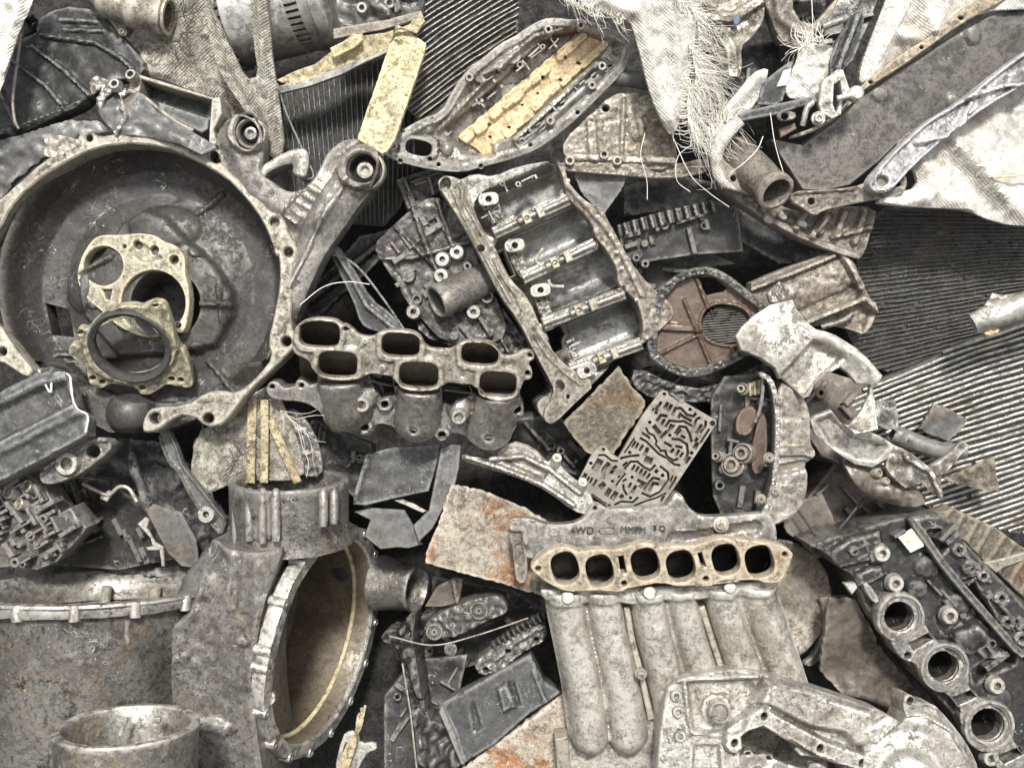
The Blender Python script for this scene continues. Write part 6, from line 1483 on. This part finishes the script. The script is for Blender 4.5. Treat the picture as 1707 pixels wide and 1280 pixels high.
R1('bar', 'sheet_grey', T, fr, Dd('785,885 835,858 880,950 905,1040 1000,1160 1085,1265 1130,1320 1100,1400 1050,1340 960,1230 880,1070 840,1040 810,970'), h=lambda X, Y: 6 * sstep((5 - rimd(X, Y, Dd('785,885 835,858 880,950 905,1040 1000,1160 1085,1265 1130,1320 1100,1400 1050,1340 960,1230 880,1070 840,1040 810,970'))) / 4), thick=14, sp=5, sm=1)
mb = MB(); boss(mb, fr.p3(*G('1030,20')[0], 4), 14, 5, 9); mb.build('bolt_eye', 'alu', T)
fr = Fr(215, 850, -90, .0, .0)
T = thing('wire_clip', 'bent pale metal clip and grey flap in the dark gap above the big gearbox drum', 'clip', fr)
R1('flap', 'sheet_grey', T, fr, G('720,0 760,-30 900,10 975,150 990,290 900,280 830,210'), z=-10, thick=5, sp=8, sm=0)
R1('clip', 'alu_pale', T, fr, G('680,70 720,35 740,50 730,90 770,160 810,185 815,280 800,280 790,200 730,200 720,185 755,180 745,140 710,100'), z=10, thick=6, sp=5, sm=0)
mb = MB(); tube(mb, path3(fr, [(*Dd(s)[0], 14) for s in ('410,1135', '480,1170', '540,1190', '590,1150', '640,1160', '680,1225')], 26), 3.4, 8); mb.build('bent_wire', 'alu_tan', T)
R1('tag', 'alu_tan', T, fr, Dd('500,1190 540,1165 560,1180 530,1225 495,1210'), z=14, thick=4, sp=None, sm=0)
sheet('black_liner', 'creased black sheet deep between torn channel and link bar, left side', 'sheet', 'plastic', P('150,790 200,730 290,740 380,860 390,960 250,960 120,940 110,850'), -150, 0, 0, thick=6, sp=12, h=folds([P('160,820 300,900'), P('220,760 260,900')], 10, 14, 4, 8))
# sack and straw bands under the manifold
fr = Fr(430, 720, -18, .05, .0)
T = thing('straw_sack', 'brown sack with yellow straw bands and black scratches between the manifold and gearbox neck', 'sack', fr)
R1('cloth', 'burlap_dirty', T, fr, Dd('960,880 1100,830 1230,700 1340,640 1420,760 1500,1000 1510,1120 1180,1120 1000,1200 940,1150'), h=folds([Dd('1150,820 1120,1080'), Dd('1260,720 1250,1060')], 12, 12, 21, 5), thick=6, sp=6, sm=1)
for s, w in (('1250,720 1245,900 1240,1120', 15), ('1310,730 1312,900 1308,1120', 13), ('1345,830 1400,960 1470,1120', 14)):
    pts = Dd(s); mb = MB()
    relief(mb, fr, slot([tuple(p) for p in spline(pts, 8)], w), z=14, h=lambda X, Y: 1.5 * lump(X, Y, 5, 8), thick=5, sp=4, sm=0, rough=.8); mb.build('straw_band', 'straw', T)
threads('scratch_threads', T, fr, Dd('1000,900 1150,880 1180,960 1120,1080'), 40, 50, 40, 51, m='black_oil', r=.8, droop=4, z=14)
threads('loose_threads', T, fr, Dd('1380,760 1450,820'), 8, 90, 14, 52, base=-55, r=.7, z=30)
fr = Fr(505, 720, -30, .0, .0)
mb = MB(); relief(mb, fr, Dd('1390,770 1480,760 1560,880 1600,1000 1600,1100 1490,1100 1440,950'), holes=[ell(*Dd('1495,885')[0], 4)], h=lambda X, Y: 3 * lump(X, Y, 4, 20), thick=10, sp=6, sm=1)
solo('grey_cover', 'mottled grey cover plate with a small hole under the left end of the six-port manifold', 'cover plate', fr, mb, 'alu_grey')

wire('cable', 'thin black cable hanging in front of the black upright radiator', 'cable', [(462, 140, 20), (478, 190, 10), (500, 240, 6), (522, 290, 10), (512, 300, 14)], 1.6, 'plastic', 'loose cables in the gaps')
wire('cable', 'thin black cable curling in the gap below the mount arm', 'cable', [(540, 420, -20), (590, 440, -30), (640, 500, -40), (700, 590, -50)], 2, 'plastic', 'loose cables in the gaps')
wire('cable', 'black cable loop deep in the gap left of the black cylinder head', 'cable', [(1330, 850, -60), (1370, 900, -50), (1400, 880, -44), (1440, 830, -60)], 2.2, 'rubber', 'loose cables in the gaps')
wire('cable', 'dull wire crossing the dark gap beside the oily bolt socket plate', 'cable', [(650, 1060, -60), (720, 1075, -44), (790, 1060, -50), (880, 1030, -60)], 1.3, 'alu_brown', 'loose cables in the gaps')

# ------------------------------------------------------------------ dim scrap deep in the gaps
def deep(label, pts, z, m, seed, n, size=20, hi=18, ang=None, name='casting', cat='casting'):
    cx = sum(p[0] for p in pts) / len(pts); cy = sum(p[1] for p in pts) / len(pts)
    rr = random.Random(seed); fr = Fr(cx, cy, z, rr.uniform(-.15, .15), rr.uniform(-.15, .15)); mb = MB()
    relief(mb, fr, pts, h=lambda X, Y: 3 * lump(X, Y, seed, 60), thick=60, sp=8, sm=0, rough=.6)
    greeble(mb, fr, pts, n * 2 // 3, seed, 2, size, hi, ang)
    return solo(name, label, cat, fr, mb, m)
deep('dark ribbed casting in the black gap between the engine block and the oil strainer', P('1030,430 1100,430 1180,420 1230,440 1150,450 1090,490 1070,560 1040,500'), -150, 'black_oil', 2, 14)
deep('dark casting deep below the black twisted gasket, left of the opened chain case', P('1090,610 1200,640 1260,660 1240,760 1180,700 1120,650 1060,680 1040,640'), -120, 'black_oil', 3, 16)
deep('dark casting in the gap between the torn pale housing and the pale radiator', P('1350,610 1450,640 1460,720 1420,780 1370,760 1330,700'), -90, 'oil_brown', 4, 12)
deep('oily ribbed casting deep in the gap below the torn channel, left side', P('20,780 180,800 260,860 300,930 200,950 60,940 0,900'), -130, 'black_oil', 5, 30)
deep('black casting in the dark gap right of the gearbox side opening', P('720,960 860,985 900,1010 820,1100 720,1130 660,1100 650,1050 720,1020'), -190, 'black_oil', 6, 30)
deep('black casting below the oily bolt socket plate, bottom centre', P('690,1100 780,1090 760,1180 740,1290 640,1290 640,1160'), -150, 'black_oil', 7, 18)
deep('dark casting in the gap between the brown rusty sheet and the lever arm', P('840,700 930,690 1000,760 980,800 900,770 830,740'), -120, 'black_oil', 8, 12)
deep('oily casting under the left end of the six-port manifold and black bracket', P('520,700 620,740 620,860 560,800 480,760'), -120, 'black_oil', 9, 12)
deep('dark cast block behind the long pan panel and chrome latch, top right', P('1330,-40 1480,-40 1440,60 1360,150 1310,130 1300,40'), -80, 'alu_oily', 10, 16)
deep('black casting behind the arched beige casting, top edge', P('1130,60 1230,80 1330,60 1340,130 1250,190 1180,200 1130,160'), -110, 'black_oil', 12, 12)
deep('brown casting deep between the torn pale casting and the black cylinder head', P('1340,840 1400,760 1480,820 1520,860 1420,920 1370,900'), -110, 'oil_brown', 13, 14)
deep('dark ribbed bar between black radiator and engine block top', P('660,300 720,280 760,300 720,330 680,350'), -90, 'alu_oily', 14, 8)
